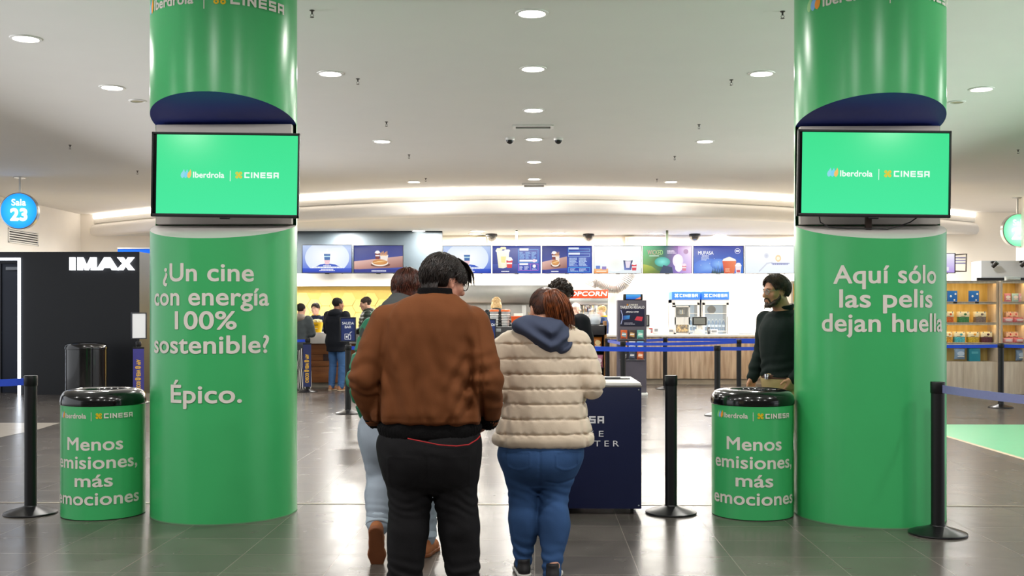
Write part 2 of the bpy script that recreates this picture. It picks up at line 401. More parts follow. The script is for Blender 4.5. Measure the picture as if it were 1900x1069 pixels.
struct('trim_7', MB().span((W(1808, 22.3)[0], 22.36, 2.14), (14, 22.4, 2.2)), black)
# black cinema wall with the lit doorway
ix1 = W(257, 19.3)[0]; iy = 19.2; iz = 2.57
wb = mat('black_wall_laminate', '#0B0E14', .45, var=.05, scale=4)
x_l = W(26, iy)[0]
im = MB().span((x_l + .03, iy, 0), (ix1, iy + .72, iz)).span((-14, iy, 2.46), (x_l + .03, iy + .72, iz)).span((-14, iy + .55, 0), (x_l + .03, iy + .72, 2.46))
struct('wall_cinema', im, wb)
t = thing('cinema_door', 'dark double door recessed in the black wall beside the upright light strip', 'door', ((x_l - .55), iy + .5, 0))
MB().span((-1.0, -.03, 0), (.5, .04, 2.38), .01).build('leaf', mat('dark_door', '#1B2130', .45), t)
MB().span((-.02, -.06, 0), (.0, -.03, 2.38)).build('astragal', blacksat, t)
MB().span((.10, -.09, 2.26), (.34, -.03, 2.32), .01).build('closer', grey, t)
led = mat('white_led_strip', '#EAF4FF', .5, var=.005, emit='#EAF3FF', estr=5.0)
t = thing('door_light_frame', 'thin white strip light framing the dark doorway of the black wall', 'light', (x_l, iy, 0))
MB().span((-.012, -.03, .0), (.028, .0, 2.46)).build('upright_strip', led, t)
MB().span((-3, -.03, 2.42), (-.012, .0, 2.46)).build('top_strip', led, t)
t = thing('illuminated_sign', 'white lit capital letters mounted high on the black cinema wall', 'sign', (0, iy, 0))
lm = colour_attr_mat('backlit_picture', 1.9, .3)
x0, x1 = W(124, iy)[0], W(245, iy)[0]; zb, zt = Z(501, iy), Z(477, iy)
mb = MB(); kx = (x1 - x0) / 121.0; hz_ = zt - zb
def slab(pts):
    n = len(pts); mb.add([(x0 + u * kx, y, zb + v * hz_) for y in (-.07, 0.) for u, v in pts], [tuple(range(n)), tuple(range(2 * n - 1, n - 1, -1))] + [(k, k + n, (k + 1) % n + n, (k + 1) % n) for k in range(n)])
slab([(0, 0), (9, 0), (9, 1), (0, 1)])
slab([(15, 0), (23, 0), (23, .62), (29, 0), (34, 0), (40, .62), (40, 0), (49, 0), (49, 1), (39, 1), (31.5, .3), (24, 1), (15, 1)])
slab([(50, 0), (60, 0), (63, .18), (77, .18), (80, 0), (90.5, 0), (75, 1), (65.5, 1)][:8])
slab([(88, 0), (99, 0), (105, .36), (111, 0), (121, 0), (110.5, .52), (120.5, 1), (110, 1), (105, .68), (100, 1), (89.5, 1), (99.5, .52)])
mb.build('letters', mat('lit_white_letters', '#FFFFFF', .4, var=.005, emit='#F4F8FF', estr=2.2), t, 0)
# things beyond the black wall on the left
t = thing('blue_wall_sign', 'bright blue sign band hanging behind the corner of the black cinema wall', 'sign', (0, 0, 0))
a = P(218, 500, 23.2); b_ = P(300, 462, 23.2)
MB().span((a.x, a.y, a.z), (b_.x, a.y + .1, b_.z), .01).build('panel', mat('blue_lit_panel', '#0E5FD8', .4, emit='#0B5BD6', estr=.75), t)
MB().span((a.x, a.y - .01, b_.z), (b_.x, a.y + .11, b_.z + .03)).build('rail', whitep, t)
# vent on the left wall
t = thing('wall_vent', 'white slatted air vent high on the left wall below the round blue sign', 'vent', (-11.3, 0, 0))
va, vb = 22.6, 24.0
fr = MB()
vy0 = 22.9; vy1 = 24.3; vz0 = Z(452, 23.5); vz1 = Z(425, 23.5)
fr.span((0, vy0, vz0), (.02, vy1, vz0 + .03)).span((0, vy0, vz1 - .03), (.02, vy1, vz1)).span((0, vy0, vz0), (.02, vy0 + .03, vz1)).span((0, vy1 - .03, vz0), (.02, vy1, vz1))
fr.build('frame', whitep, t)
MB().span((0.001, vy0, vz0), (.004, vy1, vz1)).build('duct', mat('dark_duct', '#3A3A3C', .8), t)
sl = MB()
for k in range(5): sl.box((.012, (vy0 + vy1) / 2, vz0 + .055 + k * .052), (.012, vy1 - vy0 - .06, .026))
sl.build('slats', whitep, t)

# ------------------------------------------------------------------ ceiling fittings
lamp_em = mat('downlight_diffuser', '#FFF8EE', .5, var=.005, emit='#FFF6EA', estr=24.0)
trimw = mat('white_trim_ring', '#F2F0EC', .5, var=.01)
def downlight(px, py, label, r=.108, z=CEIL, power=DOWN_W, grp='recessed downlights in the main ceiling'):
    d = FPX * (z - HC) / (YH - py); x, y = W(px, d)
    t = thing('ceiling_light', label, 'ceiling light', (x, y, z), 0, grp)
    MB().lathe([(r, -.004), (r + .004, -.012), (r + .028, -.008), (r + .032, 0)], 32).build('trim_ring', trimw, t)
    MB().lathe([(0, -.006), (r, -.006), (r, 0)], 32).build('diffuser', lamp_em, t)
    if power: area_light('downlight_beam', (x, y, z - .016), r * 1.7, power, (1, .965, .91))
rows = ['nearest to the camera', 'second from the front', 'third from the front', 'fourth from the front, between the two dome cameras', 'fifth from the front', 'farthest back, beside a square vent']
for (px, py), w in zip(((987, 24), (989, 127), (990, 204), (991, 258), (991, 300), (991, 332)), rows):
    downlight(px, py, 'round downlight in the centre ceiling row, ' + w)
for (px, py), w in zip(((613, 136), (709, 262), (768, 337)), ('nearest of three right of the left pillar', 'middle of three right of the left pillar', 'farthest of three right of the left pillar')): downlight(px, py, 'round ceiling downlight, ' + w)
for (px, py), w in zip(((1413, 136), (1308, 262), (1245, 337)), ('nearest of three left of the right pillar', 'middle of three left of the right pillar', 'farthest of three left of the right pillar')): downlight(px, py, 'round ceiling downlight, ' + w)
downlight(48, 71, 'round ceiling downlight in the top left corner of the view')
downlight(208, 162, 'round ceiling downlight just left of the left pillar')
downlight(1821, 165, 'round ceiling downlight just right of the right pillar')
# lights in the bar ceiling
for k, (px, py) in enumerate(((635, 433), (777, 428), (782, 434), (886, 429), (882, 434), (1035, 432), (1216, 433), (1336, 436))):
    downlight(px, py, ['bar ceiling light above the left menu screens', 'bar ceiling light, upper of a close pair over the slate panel', 'bar ceiling light, lower of a close pair over the slate panel', 'bar ceiling light, upper of a pair over the first right screens', 'bar ceiling light, lower of a pair over the first right screens', 'bar ceiling light above the burger menu screen', 'bar ceiling light above the green and purple film screen', 'bar ceiling light above the dark blue film screen'][k], .15, 3.4, 0, 'small lights in the bar ceiling')
# speakers flush in the ceiling
for px, py, w in ((255, 187, 'left'), (1775, 189, 'right')):
    d = FPX * (CEIL - HC) / (YH - py); x, y = W(px, d)
    t = thing('ceiling_speaker', 'round flush ceiling speaker with beige grille beside the %s green pillar' % w, 'speaker', (x, y, CEIL), 0, 'ceiling speakers')
    MB().lathe([(.075, -.003), (.078, -.012), (.1, -.008), (.103, 0)], 28).build('rim', trimw, t)
    MB().lathe([(0, -.005), (.075, -.005), (.076, 0)], 28).build('grille', mat('beige_grille', '#A79F82', .7, var=.2, scale=160), t)
# sprinklers
brass = mat('sprinkler_metal', '#4A4642', .35, .8)
sp_lab = {(579, 24): 'top left, next to the left pillar', (1452, 26): 'top right, next to the right pillar', (664, 151): 'beside the nearest left downlight', (1357, 153): 'beside the nearest right downlight', (717, 231): 'above the middle left downlight', (1297, 236): 'above the middle right downlight', (759, 292): 'between the middle and far left downlights', (1252, 295): 'between the middle and far right downlights', (790, 336): 'beside the farthest left downlight', (1219, 337): 'beside the farthest right downlight', (130, 274): 'left of the left television', (255, 322): 'left of the left television, low near the cove', (1889, 283): 'at the right edge of the view'}
for (px, py), w in sp_lab.items():
    d = FPX * (CEIL - HC) / (YH - py + 5); x, y = W(px, d)
    t = thing('fire_sprinkler', 'small fire sprinkler on the ceiling ' + w, 'sprinkler', (x, y, CEIL), 0, 'fire sprinklers in the main ceiling')
    MB().lathe([(.022, 0), (.02, -.006), (.008, -.01), (.007, -.03), (.004, -.034)], 12).tube([(-.006, 0, -.03), (-.014, 0, -.042), (-.003, 0, -.058)], .0022, 5).tube([(.006, 0, -.03), (.014, 0, -.042), (.003, 0, -.058)], .0022, 5).lathe([(.0, -.063), (.017, -.06), (.017, -.057), (0, -.057)], 12).build('body', brass, t)
# dome cameras by the centre row and over the bar
def dome(px, py, label, z, r=.06, dark=False, grp='security dome cameras'):
    d = FPX * (z - HC) / (YH - py); x, y = W(px, d)
    t = thing('dome_camera', label, 'camera', (x, y, z), 0, grp)
    MB().lathe([(r * 1.05, 0), (r * 1.1, -r * .35), (r * .98, -r * .55)], 20).build('housing', trimw if not dark else blacksat, t)
    MB().lathe([(r * .92, -r * .5)] + [(r * .92 * math.cos(a), -r * .5 - r * .95 * math.sin(a)) for a in [PI / 2 * k / 6 for k in range(1, 7)]], 20).build('dome', mat('smoked_dome', '#17181C', .06, spec=.8) if not dark else mat('mirrored_dome', '#77726C', .12, .8), t)
dome(946, 256, 'white dome camera hanging left of the centre downlights', CEIL)
dome(1036, 256, 'white dome camera hanging right of the centre downlights', CEIL)
for px, w in ((705, 'left menu screens'), (912, 'popcorn menu screen'), (1092, 'pale menu screen with cups'), (1289, 'dark blue film screen')):
    dome(px, 434, 'mirrored dome camera in the bar ceiling above the ' + w, 3.4, .13, True, 'mirrored domes over the bar')
# vents in the ceiling
for px, py, sx, sy, lab in ((989, 234, .5, .22, 'oblong white ceiling vent above the two white dome cameras'), (991, 343, .42, .42, 'square ceiling vent at the far end of the centre light row')):
    d = FPX * (CEIL - HC) / (YH - py); x, y = W(px, d)
    t = thing('ceiling_vent', lab, 'vent', (x, y, CEIL), 0)
    MB().box((0, -sy / 2, -.012), (sx, .04, .024), .004).box((0, sy / 2, -.012), (sx, .04, .024), .004).box((-sx / 2, 0, -.012), (.04, sy, .024), .004).box((sx / 2, 0, -.012), (.04, sy, .024), .004).build('frame', trimw, t)
    s_ = MB()
    for k in range(5): s_.box((0, -sy / 2 + sy * (k + 1) / 6, -.008), (sx - .04, sy / 16, .012))
    s_.build('louvres', mat('vent_grey', '#8F8C88', .6), t)
# round hall signs hanging from the ceiling
def hall_sign(px, py, d, r, c1, c2, num, label, yaw=0.):
    p = P(px, py, d); t = thing('hall_sign', label, 'sign', (p.x, p.y, CEIL), yaw, 'round lit hall signs hanging from the ceiling'); dz = p.z - CEIL
    MB().lathe([(.11, 0), (.11, -.015), (.03, -.03)], 20).tube([(0, 0, -.02), (0, 0, dz + r)], .02, 10).build('pole', steel, t)
    M = Matrix.Translation((0, 0, dz)) @ Matrix.Rotation(PI / 2, 4, 'X')
    MB().lathe([(r - .02, -.06), (r, -.05), (r, .05), (r - .02, .06)], 48, M=M).build('rim', steel, t)
    a = Art(); a.ell(0, 0, r - .02, r - .02, c1, 48, c2); a.text('Sala', 0, r * .30, r * .34, '#F4FBFF', bold=.02); a.text(num, 0, -r * .5, r * .62, '#F4FBFF', bold=.05)
    a.build('face', t, plane_map(0, -.062, dz), 'bright')
hall_sign(37, 392, 19.6, .335, '#38B6F5', '#0A7FE6', '23', 'round blue lit sign reading hall 23 on the left', .12)
hall_sign(1888, 428, 23.0, .36, '#CFF3DC', '#5CCB8C', '22', 'round pale green lit sign cut by the right edge', .1)
# track spots over the sweet shelves
for px, py, w in ((1837, 480, 'left'), (1889, 479, 'right')):
    p = P(px, py, 22.3); t = thing('spotlight', 'small black spotlight, %s one of the pair on the grey wall above the sweet shelves' % w, 'spotlight', (p.x, 22.4, p.z - .12), 0, 'spotlights above the sweet shelves')
    MB().span((-.03, -.05, .02), (.03, .0, .06), .005).tube([(0, -.04, .03), (0, -.1, -.0)], .012, 6).build('bracket', blacksat, t)
    MB().cyl((0, 0, -.06), .035, .13, 16, .05, M=Matrix.Translation((0, -.12, -.02)) @ Matrix.Rotation(.6, 4, 'X') @ Matrix.Rotation(.5, 4, 'Y')).build('lamp_head', blacksat, t)
# ------------------------------------------------------------------ green pillars with televisions
LET = '#E6DFD6'
def pillar(px, d, label, lines, rot0, side):
    x, y = W(px, d); r = .52; yc = .03; su = .244; sl_ = .242; zu0 = 2.835 if side < 0 else 2.80; zl0 = 2.097 if side < 0 else 2.085
    t = thing('advertising_pillar', label, 'pillar', (x, y, 0), 0, 'green wrapped pillars')
    n = 128; zu = lambda yy: zu0 + (yc - yy) * su; zl = lambda yy: zl0 - (yc - yy) * sl_
    A = [2 * PI * i / n for i in range(n)]
    def shell(lo, hi):
        mb = MB(); vs = []; fs = []
        for a in A:
            yy = -r * math.cos(a); vs += [(r * math.sin(a), yy, lo(yy)), (r * math.sin(a), yy, hi(yy))]
        for i in range(n): j = (i + 1) % n; fs.append((2 * i, 2 * j, 2 * j + 1, 2 * i + 1))
        return mb.add(vs, fs)
    mid = (zu0 + zl0) / 2
    shell(lambda q: 0, lambda q: zl(q) if q < yc else mid).build('lower_wrap', green, t, 60)
    shell(lambda q: zu(q) if q < yc else mid, lambda q: CEIL).build('upper_wrap', green, t, 60)
    a1 = PI - math.acos(yc / r) ; K = 48; a1 = math.acos(-yc / r)
    arc = [(r * .998 * math.sin(-a1 + 2 * a1 * k / K), -r * .998 * math.cos(-a1 + 2 * a1 * k / K)) for k in range(K + 1)]
    MB().add([(p, q, zu(q)) for p, q in arc], [tuple(range(K + 1))]).build('upper_recess_cover', mat('dark_blue_film', '#24358C', .45, var=.03), t, 0)
    MB().add([(p, q, zl(q)) for p, q in arc], [tuple(range(K + 1))[::-1]]).build('lower_recess_ledge', mat('white_ledge_paint', '#D8D2CE', .6, var=.03), t, 0)
    hw = .498
    MB().span((-hw, yc - .06, zl0 + .005), (hw, yc, zu0 - .005), .006).build('mounting_panel', mat('white_panel_board', '#D9D2CC', .55, var=.02), t)
    MB().lathe([(r + .002, 0), (r + .002, .008), (r, .008)], 128).build('floor_seal', mat('pillar_seal', '#5E9468', .6), t)
    a = Art()
    for s_, z, w in lines: a.text(s_, 0, z, .122, LET, width=w, bold=.018)
    a.build('slogan_lettering', t, wrap_map(r + .002, 0, rot0), 'print', .03)
    b = Art(); b.logo_pair(0, 3.572, .072 * (1.0 if side < 0 else 1.0), LET); b.build('logo_lettering', t, wrap_map(r + .002, 0, rot0), 'print', .03)
    return t
pl = pillar(417, 7.89, 'left green pillar with white slogan ending in a single word, televison in its notch'.replace('televison', 'television'), [('¿Un cine', 1.673, .678), ('con energía', 1.507, .915), ('100%', 1.343, .437), ('sostenible?', 1.177, .913), ('Épico.', .838, .507)], .015, -1)
pr = pillar(1612, 7.76, 'right green pillar with three white slogan lines, behind the front right barrier post', [('Aquí sólo', 1.655, .752), ('las pelis', 1.492, .666), ('dejan huella', 1.328, .93)], -.035, 1)
def television(px, py, d, label, off=0.):
    p = P(px, py, d); t = thing('television', label, 'television', (p.x, p.y, p.z), 0, 'televisions on the green pillars')
    w, h = 1.06, .605; roll = Matrix.Rotation(math.radians(.85), 4, 'Y')
    mb = MB()
    for q, sz in (((0, 0, h / 2 - .008), (w, .03, .016)), ((0, 0, -h / 2 + .011), (w, .03, .022)), ((-w / 2 + .006, 0, 0), (.012, .03, h)), ((w / 2 - .006, 0, 0), (.012, .03, h))): mb.box(q, sz, .003, M=roll)
    mb.build('bezel', blacksat, t)
    MB().box((0, .02, 0), (w - .01, .03, h - .01), .008, M=roll).box((0, .05, -.02), (w * .6, .04, h * .6), .01, M=roll).build('back_cover', black, t)
    MB().box((0, .002, .0), (w - .02, .006, h - .02), M=roll).build('screen_glass', mat('dark_screen_glass', '#05070A', .08, spec=.6), t)
    MB().box((0, -.004, -h / 2 - .006), (.07, .02, .012), .003, M=roll).build('sensor', black, t)
    MB().box((0, .085, 0), (.3, .06, .3), .01).build('wall_bracket', blacksat, t)
    a = Art(); x0, x1, z0, z1 = -w / 2 + .033, w / 2 - .013, -h / 2 + .024, h / 2 - .017
    a.rect(x0, z0, x1, z1, '#47EAA0', '#3CE290'); a.logo_pair(.035 + off, .002 - .022, .042, '#F4FFF8', g='#8FD8E8', b='#7CD4F0', o='#F2C26A')
    a.build('screen_picture', t, lambda u, v, l: tuple(roll @ Vector((u, -.002 - l * .01, v))), 'screen'); return t
television(418.5, 325, 7.70, 'wall television with green screen on the left pillar')
tvr = television(1621, 322.5, 7.50, 'wall television with green screen on the right pillar', -.0)
t = thing('television_cable', 'thin black cable drooping below the right television', 'cable', (tvr.location.x, tvr.location.y, tvr.location.z))
MB().tube([(-.36, .06, -.29), (-.35, .07, -.33), (-.29, .08, -.365), (-.15, .08, -.375), (0, .08, -.375), (.12, .08, -.38), (.2, .08, -.36), (.28, .07, -.33), (.32, .06, -.3)], .0045, 6).build('lead', black, t)
MB().span((-.02, .1, -.38), (.02, .14, -.29), .003).build('wall_clip', mat('cable_trunking', '#4A3A34', .5), t)

# ------------------------------------------------------------------ waste bins
def bin_(px, d, rot0, label, lettering=True, m=None):
    x, y = W(px, d); r = .29; t = thing('waste_bin', label, 'waste bin', (x, y, 0), 0, 'round waste bins')
    MB().lathe([(r - .01, 0), (r, .006), (r, .798)], 72).build('body', m or green, t)
    MB().lathe([(r + .002, .798), (r + .006, .803), (r + .007, .825), (r + .0, .862), (r - .02, .888), (r - .055, .903), (r - .10, .907), (r - .125, .900), (r - .132, .885), (r - .132, .82)], 72).build('lid', mat('glossy_black_lid', '#0A0A0B', .16, var=.05, spec=.6, coat=.4), t)
    MB().lathe([(0, .5), (r - .133, .5), (r - .133, .83)], 40).build('liner', mat('dark_liner', '#141414', .8), t)
    if lettering:
        a = Art()
        for s_, z, w in (('Menos', .494, .41), ('emisiones,', .366, .655), ('más', .239, .265), ('emociones', .112, .685)): a.text(s_, 0, z, .089, LET, width=w, bold=.018)
        a.build('slogan_lettering', t, wrap_map(r + .001, 0, rot0), 'print', .025)
        b = Art(); b.logo_pair(-.01, .716, .0345, LET); b.build('logo_lettering', t, wrap_map(r + .001, 0, rot0), 'print', .025)
    return t
bin_(192, 7.81, .14, 'green waste bin with white slogan left of the left pillar')
bin_(1396, 7.80, -.147, 'green waste bin with white slogan beside the right pillar')
bx, by = W(160, 18.4)
t = bin_(160, 18.55, 0, 'plain glossy black waste bin standing against the black cinema wall', False, mat('glossy_black_lid', '#0A0A0B', .16)); t.scale = (1.18, 1.18, 1.06)

# ------------------------------------------------------------------ queue barriers
rubber = mat('rubber_edge', '#18181A', .6)
def post_parts(t):
    MB().lathe([(.182, 0), (.186, .006), (.184, .013), (.15, .026), (.09, .042), (.05, .056), (.047, .062), (0, .062)], 48).build('base', mat('black_cast_base', '#1A1A1C', .3, .3, var=.05, spec=.6), t)
    MB().lathe([(.043, .05), (.043, .93), (.04, .93)], 28).build('post', blacksat, t)
    MB().lathe([(.0445, .925), (.047, .93), (.047, .994), (.045, 1.0), (0, 1.0)], 28).build('belt_head', black, t)
proto = None
def stanchion(px, d, label):
    global proto; x, y = W(px, d)
    if proto is None:
        proto = thing('queue_post', label, 'queue post', (x, y, 0), 0, 'black belt barrier posts'); post_parts(proto); return proto
    return dup(proto, (x, y, 0), 0, label)
S = {}
for key, px, d, lab in (('fl', 57, 7.81, 'black queue post in front on the far left, beside the left green bin'), ('fc', 1245, 7.83, 'black queue post standing alone between the navy cart and the right green bin'),
    ('fr', 1740, 7.08, 'black queue post in front of the right green pillar'), ('b1', 1331, 15.4, 'thin queue post rising behind the right bin, left of a second one'),
    ('b2', 1234, 20.9, 'queue post with steel-rimmed foot near the wood counter, left of the right bin'), ('b3', 1371, 19.2, 'queue post behind the right bin, closest to the man in green'),
    ('b4', 1127, 20.0, 'queue post beside the snack rack, left of the dark card display'), ('b5', 1156, 17.9, 'queue post in front of the dark card display'),
    ('sh', 1857, 16.7, 'queue post in front of the lit sweet shelves on the right'), ('sl', 646, 15.7, 'queue post carrying the exit sign, partly behind the brown jacket'),
    ('en', 906, 15.9, 'queue post carrying the entrance sign, behind the brown jacket'), ('kl', 257, 17.6, 'queue post with purple banner beside the black cinema wall'), ('kr', 571, 20.1, 'queue post with navy banner beside the striped trousers')):
    S[key] = stanchion(px, d, lab)
beltm = mat('blue_webbing', '#1446C8', .45, var=.03, scale=60, sheen=.2); beltg = mat('grey_blue_webbing', '#7F83B4', .4, var=.04, scale=60, sheen=.2)
def belt(a, b, label, m=beltm, z=.955, sag=.0, hw=.026, drop=0.):
    a = Vector(a); b = Vector(b); dv = (b - a).normalized(); a = a + dv * .05; b = b - dv * .05
    n = 14; vs = []; fs = []; nx, ny = -dv.y * .0012, dv.x * .0012
    for i in range(n + 1):
        k = i / n; p = a.lerp(b, k); zz = z - sag * 4 * k * (1 - k) - drop * k
        vs += [(p.x + nx, p.y + ny, zz - hw), (p.x + nx, p.y + ny, zz + hw), (p.x - nx, p.y - ny, zz + hw), (p.x - nx, p.y - ny, zz - hw)]
    for i in range(n):
        for q in range(4): fs.append((i * 4 + q, i * 4 + (q + 1) % 4, i * 4 + 4 + (q + 1) % 4, i * 4 + 4 + q))
    fs += [(0, 1, 2, 3)[::-1], tuple(4 * n + q for q in range(4))]
    o = MB().add(vs, fs).build('queue_belt', m); tag(o, label, 'queue belt', 'retractable queue belts'); return o
L2 = lambda k: Vector(S[k].location[:2])
V2 = lambda px, d: Vector(W(px, d))
belt(L2('fl'), V2(-160, 7.95), 'blue belt running left from the front left queue post', sag=.015)
belt(L2('fr'), V2(2080, 5.6), 'grey blue belt running right from the post before the right pillar', beltg, sag=.01)
belt(L2('b1'), L2('b5') + Vector((-.9, -2.4)), 'broad blue belt running left from the post behind the right bin', sag=.01, hw=.034)
belt(L2('b1'), V2(1520, 16.3), 'blue belt running right from the post behind the right bin towards the man in green', sag=.01)
belt(L2('b5'), L2('b3'), 'blue belt crossing in front of the dark card display', sag=.015)
belt(L2('b3'), V2(1600, 19.6), 'blue belt running right behind the man in green', sag=.01)
belt(L2('b4'), L2('b2'), 'farthest blue belt, along the wood counter', sag=.01)
belt(L2('b2'), V2(1600, 20.6), 'blue belt leaving the post near the wood counter to the right', sag=.0)
belt(L2('b4'), L2('b5'), 'short blue belt behind the snack rack', sag=.0)
belt(L2('sh'), V2(1640, 16.9), 'blue belt in front of the sweet shelves, left of the post', sag=.01)
belt(L2('sh'), V2(2100, 16.5), 'blue belt in front of the sweet shelves, right of the post', sag=.01)
belt(L2('kr'), V2(440, 20.3), 'blue belt running left from the navy banner post', sag=.01)
belt(L2('sl'), L2('en'), 'blue belt behind the two people in front, between the sign posts', sag=.02)
belt(L2('en'), L2('b5') + Vector((-.9, -2.4)), 'blue belt behind the woman in the cream jacket', sag=.0)
def post_sign(key, word, label, yaw=0., h=.43, w=.24, blank=False, zc=1.21):
    x, y = S[key].location[:2]; t = thing('post_sign', label, 'sign', (x, y, 1.0), yaw, 'framed signs on queue posts'); zc -= 1.0
    MB().tube([(0, 0, 0), (0, 0, .06)], .018, 10).build('stem', blacksat, t)
    mb = MB(); f = .014
    for q, sz in (((0, -.012, zc + h / 2), (w + f, .024, f)), ((0, -.012, zc - h / 2), (w + f, .024, f)), ((-w / 2, -.012, zc), (f, .024, h)), ((w / 2, -.012, zc), (f, .024, h))): mb.box(q, sz, .003)
    mb.build('frame', mat('sign_frame', '#3A3C42', .35, .6), t)
    MB().box((0, -.004, zc), (w, .01, h)).build('backing', black, t)
    a = Art()
    if blank: a.rect(-w / 2 + .01, -h / 2 + .01, w / 2 - .01, h / 2 - .01, '#E3E6EA')
    else:
        a.rect(-w / 2 + .01, -h / 2 + .01, w / 2 - .01, h / 2 - .01, '#23336E')
        a.text(word, 0, .075, .036, '#F2F4FA', bold=.02); a.text('BAR', 0, .02, .036, '#F2F4FA', bold=.02)
        a.frame(-.045, -.14, .005, -.065, .007, '#F2F4FA'); a.frame(.005, -.14, .04, -.08, .007, '#F2F4FA'); a.stroke([(.02, -.08), (.035, -.04), (.055, -.035)], .007, '#F2F4FA'); a.rect(-.03, -.12, -.005, -.09, '#F2F4FA')
    a.build('poster', t, plane_map(0, -.013, zc)); return t
post_sign('sl', 'SALIDA', 'navy exit sign with cup drawing on a post left of the brown jacket', 0.02, .345, .22, zc=1.225)
post_sign('en', 'ENTRADA', 'navy entrance sign on a post right of the brown jacket', 0., .345, .22, zc=1.2)
post_sign('kl', '', 'tilted white framed sheet on the post beside the black cinema wall', .9, .42, .26, True, 1.26)
def banner(key, label, col, txt, w=.15, z0=.10, yaw=0.):
    x, y = S[key].location[:2]; t = thing('post_banner', label, 'banner', (x, y, 0), yaw, 'upright banners hung on queue posts')
    MB().box((0, -.058, (z0 + .9) / 2), (w, .004, .9 - z0)).build('sheet', mat('banner_' + col.strip('#'), col, .6), t)
    MB().box((0, -.053, .9), (w + .01, .016, .03), .004).build('rail', black, t)
    a = Art(); a.text(txt, 0, -.035, .062, '#F2C230', bold=.03, width=.66 * (.9 - z0)); 
    a.build('lettering', t, lambda u, v, l: (v + .005, -.0605 - l * .02, .44 - u), 'print'); return t
banner('kr', 'navy banner with yellow upright lettering on the post beside the striped trousers', '#27305E', 'APP @ WEB @ KIOSKO')
banner('kl', 'purple banner with yellow upright lettering beside the black cinema wall', '#3D3A86', 'APP @ WEB @ KIOSKO', .17, .08, .35)

# ------------------------------------------------------------------ navy cart in front
cxy = W(1083, 7.75); t = thing('promotion_cart', 'navy cart on castors with white top, partly behind the cream jacket', 'cart', (cxy[0], cxy[1], 0), 0)
MB().span((-.415, 0, .045), (.415, .82, .92), .006).build('body', navy, t)
MB().span((-.418, -.004, .92), (.418, .824, .935), .002).build('steel_edge', steel, t)
MB().span((-.412, .002, .935), (.412, .818, .95), .004).build('top', mat('white_laminate_top', '#DDDAD4', .3, var=.02), t)
for sx in (-.35, .35):
    for sy in (.07, .75):
        w_ = MB().cyl((0, 0, -.012), .026, .024, 20, M=Matrix.Translation((sx, sy, .026)) @ Matrix.Rotation(PI / 2, 4, 'Y')).build('castor', rubber, t)
        MB().span((sx - .02, sy - .022, .03), (sx + .02, sy + .03, .05), .004).build('fork', steel, w_)
for k, (sx, sz) in enumerate(((-.395, .90), (.395, .90), (-.395, .07), (.395, .07))):
    MB().sph((sx, -.002, sz), .006, 10, 6).build('screw', steel, t)
MB().span((.415, .25, .55), (.428, .33, .57), .004).build('latch', blacksat, t)
a = Art(); a.cinesa(-.165, .66, .052, '#D8D8DC', None); a.text('M A K E', 0, .565, .042, '#D8D8DC', bold=.0, width=.285); a.text('I T  B E T T E R', 0, .495, .042, '#D8D8DC', bold=.0, width=.505)
a.build('lettering', t, plane_map(0, -.001, 0))
t = thing('clipboard', 'thin dark pen tray lying on the white top of the navy cart', 'tray', (cxy[0] + .24, cxy[1] + .45, .95), .05)
MB().box((0, 0, .004), (.26, .05, .008), .002).build('tray', mat('dark_tray', '#2A2C30', .4), t)
MB().tube([(-.1, .0, .011), (.06, .005, .011)], .004, 8).build('pen', black, t)
# ------------------------------------------------------------------ menu screens over the bar
def pic_drink(a, w, h):
    a.rect(0, 0, w, h, '#3B63D8', '#BFD2F2'); a.ell(w / 2, h * .55, w * .45, h * .6, '#FFFFFF', 60, '#DDE9FA'); a.rect(0, 0, w, h * .16, '#1838B0', '#2A55CF')
    a.poly([(w * .2, h * .16), (w * .36, h * .3), (w * .5, h * .34), (w * .66, h * .3), (w * .82, h * .16)], '#3358C4')
    a.poly([(w * .46, h * .3), (w * .54, h * .3), (w * .56, h * .46), (w * .44, h * .46)], '#F0C9D2'); a.poly([(w * .445, h * .46), (w * .555, h * .46), (w * .565, h * .68), (w * .435, h * .68)], '#2F66A8'); a.rect(w * .44, h * .57, w * .56, h * .61, '#BFE3EE'); a.rect(w * .49, h * .68, w * .51, h * .86, '#F4F6F8')
    for y, ww, hh in ((.235, .16, .03), (.16, .62, .06), (.105, .26, .028), (.06, .32, .022)):
        for k in range(int(ww * 34)): a.rect(w * (.5 - ww / 2 + ww * (k + .06) / int(ww * 34)), h * y, w * (.5 - ww / 2 + ww * (k + .9) / int(ww * 34)), h * (y + hh), '#F5F8FF')
def cup(a, x, y, s, c='#D8283C', lid='#F6F3F2'):
    a.poly([(x - .36 * s, y), (x + .36 * s, y), (x + .46 * s, y + 1.1 * s), (x - .46 * s, y + 1.1 * s)], c); a.rect(x - .4 * s, y + .55 * s, x + .4 * s, y + .78 * s, '#F7ECEC'); a.rect(x - .5 * s, y + 1.1 * s, x + .5 * s, y + 1.25 * s, lid); a.ell(x, y + 1.3 * s, .42 * s, .3 * s, lid)
